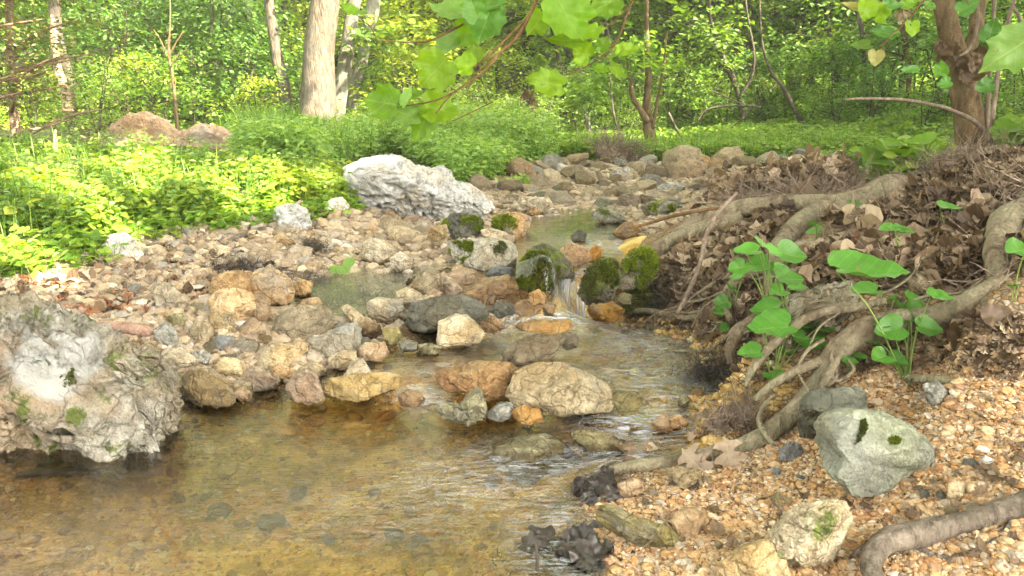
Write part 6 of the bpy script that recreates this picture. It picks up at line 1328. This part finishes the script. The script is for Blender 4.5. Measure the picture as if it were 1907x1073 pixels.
bunch(982,185,9.5,26,6,'dead','small dried leaf cluster in the middle of the woods',150,10)
bunch(1672,30,2.2,24,3,'deadpale','withered tan leaves hanging among the heart shaped green leaves at the top right',160,10)
bunch(1300,165,9,20,0,'dead','',1) if False else None

# ---- heart leaved plants on the bank
def violet(base, lv, label, mat='violet', Y=None, group='heart leaved plants on the root bank'):
    H = hit(*base) if Y is None else at(base[0], base[1], Y); e = empty('violet_plant', H); tag(e, label, 'plant', group)
    for i, l in enumerate(lv):
        px, py, w = l[:3]; tilt = l[3] if len(l) > 3 else .5; yaw = l[4] if len(l) > 4 else (20 if px > base[0] else 160)
        k = l[5] if len(l) > 5 else 'heart'; Yl = H[1] + (.03*((i*37) % 5-2)/2); c = at(px, py, Yl); a = R(yaw)
        t = np.array([math.cos(a), math.sin(a)*.8-.2, -.25*tilt]); n = np.array([-.12*math.cos(a), -tilt, 1.0])
        o, b = leaf_obj(k, w*ppx(Yl)*.95, c, t, n, M[mat], e, cup=.16, fold=.12, wave=.05, seed=i+int(px), wide=1.05)
        s0 = H + np.array([.006*math.sin(i*2.1), .004*math.cos(i), -.01]); mid = s0*.45+b*.55+np.array([0,0,.12*abs(b[2]-s0[2])])
        V, Fq, Ft = tube(np.array([s0, mid, b]), [.0016,.0013,.0010], n=14, sides=6, wob=0); mesh('stem', local(V, e), [Fq, Ft], M['stem'], e, smooth=True)
    return e
violet((1440,712), [(1440,612,92,.35,165),(1500,632,80,.6,20),(1490,602,70,.3,20),(1400,658,50,.45,160),(1462,598,55,.35,30),(1442,704,42,1.2,-80),(1535,612,38,.4,10),(1530,640,36,.5,0),(1410,615,40,.3,170),(1470,655,34,.6,120)], 'tall heart leaved plant in front of the forked root, leftmost big one near the water')
violet((1470,628), [(1465,520,60,.5,20),(1430,580,62,.5,160),(1480,535,42,.4,10),(1450,545,40,.4,200),(1455,500,30,.4,30)], 'slim heart leaved plant behind the tall one, its leaves reaching up to the curved root')
violet((1440,600), [(1395,470,52,.3,170),(1412,495,50,.6,150),(1470,475,58,.9,20),(1375,500,40,.8,180),(1422,460,46,.7,60),(1440,470,36,.8,40),(1378,470,30,.3,190),(1440,505,38,.5,0)], 'heart leaved plant with many round leaves between the upper roots')
violet((1362,600), [(1345,565,34,.8,180),(1362,540,30,.8,60),(1375,515,32,.8,120),(1340,582,26,.5,170),(1372,560,22,.4,20)], 'small heart leaved plant beside the leaning pale twig')
violet((1690,702), [(1610,512,142,.13,5),(1660,615,60,.9,160),(1712,588,62,.7,30),(1725,612,52,.7,10),(1690,600,40,.5,90),(1640,667,46,.6,200),(1668,672,42,.8,-40),(1620,634,36,.3,180),(1750,555,50,.25,10),(1642,605,30,.4,170)], 'heart leaved plant with one very large flat leaf on top, right of the long root')
violet((1660,600), [(1615,545,62,.2,175),(1700,560,40,.7,30),(1655,560,36,.8,100),(1680,575,34,.6,50)], 'bluish heart leaved seedling just under the very large flat leaf')
violet((1672,498), [(1655,428,36,.3,170),(1680,432,42,.3,15)], 'two leaved seedling with yellow stems in front of the rusty leaf heap')
violet((1520,445), [(1518,420,26,1.1,90),(1515,434,28,.3,170),(1527,426,16,.6,20)], 'tiny three leaved seedling above the hooked root')
violet((1766,460), [(1766,388,44,.25,10),(1762,456,26,.2,0)], 'single leaved seedling right of the leaning root')
violet((1592,400), [(1592,381,28,.25,0)], 'single round leaf growing on the thick upper root')
violet((1885,560), [(1895,468,56,.5,190),(1890,535,30,.9,90)], 'heart leaved plant cut off by the right edge above the big root')
violet((1698,716), [(1690,708,22,.9,90)], 'tiny round leaf at the end of the thin root by the gravel')
violet((1590,700), [(1580,674,36,.6,20,'oval'),(1600,665,30,.5,20,'oval')], 'small narrow leaved seedling on the bend of the long root')
violet((1345,620), [(1350,612,24,.7,180),(1335,605,18,.5,100)], 'tiny round leaved seedling at the foot of the root bank')
violet((640,515), [(640,502,46,.9,-60,'syc')], 'pale green lobed leaf standing upright between the stones of the side pool', mat='syc_p', group=None)
r = np.random.default_rng(61)
for i, (px, py, w, k) in enumerate([(1660,282,70,'syc'),(1720,265,50,'heart'),(1630,300,60,'syc'),(1690,320,66,'heart'),(1725,318,60,'syc'),(1650,322,55,'heart'),(1875,240,50,'heart'),(1895,265,46,'heart')]):
    Y = 3.0; violet((px+5, py+18), [(px, py, w, .5, r.uniform(-30,200), k), (px+w*.6, py+4, w*.8, .6, r.uniform(-30,200), k), (px-w*.4, py+8, w*.6, .6, r.uniform(0,200), k)], ['broad leaved plant left of the trunk base over the horizontal root','broad leaved plant directly left of the trunk base','broad lobed plant at the left end of the horizontal root','heart leaved plant under the horizontal root','lobed plant between the horizontal root and the leaf litter','heart leaved plant above the thick upper root','heart leaved plant right of the foreground trunk','lower heart leaved plant right of the foreground trunk'][i], mat='herb', Y=Y, group='leafy plants round the foreground tree')

# ---- flowering stalks in the sunlit herbs
for i, (px, py, h) in enumerate([(103,330,88),(185,300,52),(258,330,60)]):
    H = hit(px, py); Y = H[1]; e = empty('flower_stalk', H); tag(e, ['tallest pale flower stalk in the sunlit herbs at left','short pale flower stalk left of the earth mound','thin pale stalk in front of the earth mound'][i], 'wildflower', 'pale flower stalks'); T0 = at(px, py-h, Y)
    V, Fq, Ft = tube(np.array([H, (H+T0)/2+[.005,0,0], T0]), [.003,.0025,.0015], n=14, sides=6, wob=0); mesh('stem', local(V, e), [Fq, Ft], M['stem'], e)
    n = 150; t = r.random(n)**.8*.55+.45; Pf = H+(T0-H)*t[:,None]; D = r.standard_normal((n,3)); V, Fq = leaves(Pf, D, r.standard_normal((n,3)), np.full(n,.022)*(1.25-t)); mesh('flower', local(V, e), Fq, M['flower'], e)
    n = 26; t = r.random(n)*.7; Pf = H+(T0-H)*t[:,None]; D = r.standard_normal((n,3))*[1,1,.3]; V, Fq = leaves(Pf, D, np.tile([0,-.2,1.],(n,1)), np.full(n,.06)); mesh('leaf', local(V, e), Fq, M['herb'], e)

# ---- boughs hanging into the view
def bough(name, label, stem, twigs_, lv, Y, cat='branch', leafname='leaf', kind='syc'):
    P = np.array([at(p[0], p[1], Y+(p[3] if len(p) > 3 else 0)) for p in stem]); e = empty(name, P[0]); tag(e, label, cat)
    V, Fq, Ft = tube(P, [p[2]/2*.7*ppx(Y) for p in stem], n=60, sides=10, wob=.15, seed=2, gnarl=.1); mesh('stem', local(V, e), [Fq, Ft], M['twig_brown'], e, smooth=True)
    for t in twigs_:
        P = np.array([at(p[0], p[1], Y+(p[3] if len(p) > 3 else 0)) for p in t]); V, Fq, Ft = tube(P, [p[2]/2*ppx(Y) for p in t], n=30, sides=8, wob=.12, seed=3); mesh('twig', local(V, e), [Fq, Ft], M['twig_brown'], e, smooth=True)
    for i, l in enumerate(lv):
        px, py, w, rot, mat = l[:5]; asp = l[5] if len(l) > 5 else 1.0; tl = l[6] if len(l) > 6 else .35; k = l[7] if len(l) > 7 else kind; dY = l[8] if len(l) > 8 else ((i*29) % 7-3)*.025
        a = R(rot); c = at(px, py, Y+dY); tip = np.array([math.cos(a), .25*math.sin(i*1.7), math.sin(a)]); n = np.array([.25*math.sin(i*2.3)-tl*math.sin(a)*.3, -1, tl])
        leaf_obj(k, w*.84*ppx(Y), c, tip, n, M[mat], e, name=leafname, wide=asp, cup=.10, fold=.10, wave=.07, seed=i+7)
        # leaf stalk
    return e
bough('sycamore_bough', 'leafy sycamore bough hanging down from the top into the middle of the view', 
  [(1040,-60,9),(1003,-5,9),(975,50,9),(957,75,9),(925,105,8),(905,130,7),(880,148,6),(845,172,5),(815,186,4)],
  [[(985,30,5),(940,75,5),(920,95,5),(890,120,4),(862,138,4)],[(957,72,4),(968,68,3),(962,60,3)],[(845,172,3),(828,190,3),(812,212,3)],[(815,186,3),(790,192,3),(750,198,3)],[(925,100,3),(890,135,2),(870,170,2)],[(905,-40,4),(872,34,4),(840,57,4),(795,77,4),(745,78,3),(705,75,2)],[(845,225,2),(880,208,2),(918,190,2)]],
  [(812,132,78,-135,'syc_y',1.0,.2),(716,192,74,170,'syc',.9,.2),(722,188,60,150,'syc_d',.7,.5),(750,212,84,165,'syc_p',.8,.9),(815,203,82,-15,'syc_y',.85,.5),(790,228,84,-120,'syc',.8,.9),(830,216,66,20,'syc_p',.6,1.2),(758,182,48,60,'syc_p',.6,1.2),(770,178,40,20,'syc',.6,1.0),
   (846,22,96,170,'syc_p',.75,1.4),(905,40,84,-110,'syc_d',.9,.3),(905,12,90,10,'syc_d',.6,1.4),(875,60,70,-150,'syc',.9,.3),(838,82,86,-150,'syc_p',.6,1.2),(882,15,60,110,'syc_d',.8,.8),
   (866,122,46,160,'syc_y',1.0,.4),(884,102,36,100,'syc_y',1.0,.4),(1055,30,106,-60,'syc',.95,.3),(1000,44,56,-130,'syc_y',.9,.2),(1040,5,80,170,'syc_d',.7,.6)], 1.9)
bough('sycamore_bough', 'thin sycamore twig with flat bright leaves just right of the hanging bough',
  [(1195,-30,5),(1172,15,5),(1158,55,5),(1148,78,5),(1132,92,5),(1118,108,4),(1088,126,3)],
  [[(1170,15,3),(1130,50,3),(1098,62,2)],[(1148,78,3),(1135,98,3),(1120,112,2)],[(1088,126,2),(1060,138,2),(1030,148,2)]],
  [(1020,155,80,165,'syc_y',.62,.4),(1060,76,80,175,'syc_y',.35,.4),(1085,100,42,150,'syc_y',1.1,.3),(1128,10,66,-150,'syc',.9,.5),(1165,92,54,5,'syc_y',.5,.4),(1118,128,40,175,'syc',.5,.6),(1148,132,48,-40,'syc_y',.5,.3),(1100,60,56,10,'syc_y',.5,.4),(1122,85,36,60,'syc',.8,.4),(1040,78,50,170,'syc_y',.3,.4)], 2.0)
bough('sycamore_bough', 'small twig with two curled leaves in front of the thick pale trunk', [(702,75,2),(690,50,3),(680,42,3),(660,24,3)], [], [(652,18,34,150,'syc',.6,.8),(672,24,28,10,'syc_p',.4,.8)], 2.1)
bough('redbud_bough', 'bough with heart shaped leaves hanging at the top right, left of the foreground trunk',
  [(1760,-30,5),(1735,-8,5),(1712,10,5),(1690,40,4),(1660,66,3),(1640,88,3)], [[(1700,25,3),(1660,8,3),(1615,5,2),(1585,15,2)],[(1650,78,2),(1640,95,2),(1632,100,2)],[(1690,40,2),(1697,48,2)]],
  [(1614,15,44,-100,'syc_y',1.0,.3),(1590,12,44,165,'bronze_leaf',.5,.5),(1642,22,50,40,'syc_y',.8,.5),(1697,52,36,-90,'syc_y',1.0,.3),(1648,62,54,170,'violet',.6,.7),(1660,58,44,150,'syc_p',.5,.9),(1605,85,52,185,'syc_p',.5,.8),(1630,106,34,-95,'bronze_leaf',1.05,.2),(1660,10,46,0,'violet',.6,.7),(1690,8,40,20,'syc',.6,.6),(1640,40,36,170,'syc',.5,.8),(1730,10,40,160,'syc_d',.5,.8)], 2.15, kind='heart')
bough('sycamore_bough', 'large pale toothed leaf reaching in from the right edge', [(1975,20,6),(1950,40,5),(1932,55,4)], [], [(1888,92,128,-145,'syc_p',.62,.6)], 1.5)
bough('understory_bough', 'green leaves on a twig right of the foreground trunk', [(1920,60,3),(1890,72,3),(1860,84,3),(1842,82,3)], [[(1800,0,3),(1810,20,3)]], [(1860,75,44,20,'syc_p',.5,.8),(1878,66,40,170,'syc_d',.7,.6),(1845,60,48,80,'violet',.9,.4),(1800,15,46,30,'violet',.8,.6),(1835,160,40,200,'violet',.9,.4),(1760,155,30,200,'violet',.9,.4),(1695,130,46,185,'violet',.4,.6),(1752,130,34,100,'syc_d',.9,.5)], 3.0, kind='heart')

# ------------------------------------------------------------------ air
def haze():
    x0, x1, y0, y1, z0, z1 = -90, 90, -8, 80, -1.3, 30
    V = [(x,y,z) for x in (x0,x1) for y in (y0,y1) for z in (z0,z1)]
    Fq = np.array([(0,1,3,2),(4,6,7,5),(0,4,5,1),(2,3,7,6),(0,2,6,4),(1,5,7,3)])
    m = bpy.data.materials.new('haze'); m.use_nodes = True; t = m.node_tree; t.nodes.remove(t.nodes['Principled BSDF'])
    v = t.nodes.new('ShaderNodeVolumePrincipled'); v.inputs['Color'].default_value = (.90,.95,.72,1); v.inputs['Density'].default_value = .0045; v.inputs['Anisotropy'].default_value = .2
    t.links.new(v.outputs[0], t.nodes['Material Output'].inputs['Volume'])
    o = mesh('haze', V, Fq, m); tag(o, kind='stuff')
haze()

# ------------------------------------------------------------------ labels: tell look-alikes apart by their order
from collections import defaultdict
_d = defaultdict(list)
for o in bpy.context.scene.objects:
    if o.parent is None and o.get('label') and o.get('category'): _d[o['label']].append(o)
ORD = ['leftmost', 'second from left', 'third from left', 'fourth from left', 'fifth from left', 'sixth from left', 'seventh from left']
for lab, os_ in _d.items():
    if len(os_) < 2: continue
    os_.sort(key=lambda o: proj(np.array([o.location]))[0][0])
    for i, o in enumerate(os_):
        w = ('the left one', 'the right one')[i] if len(os_) == 2 else (ORD[i] if i < len(os_)-1 or i > 6 else 'rightmost')
        t = lab + ', ' + w
        if len(t.split()) > 16: t = t.replace('mid sized ', 'medium ').replace('just ', '')
        o['label'] = t
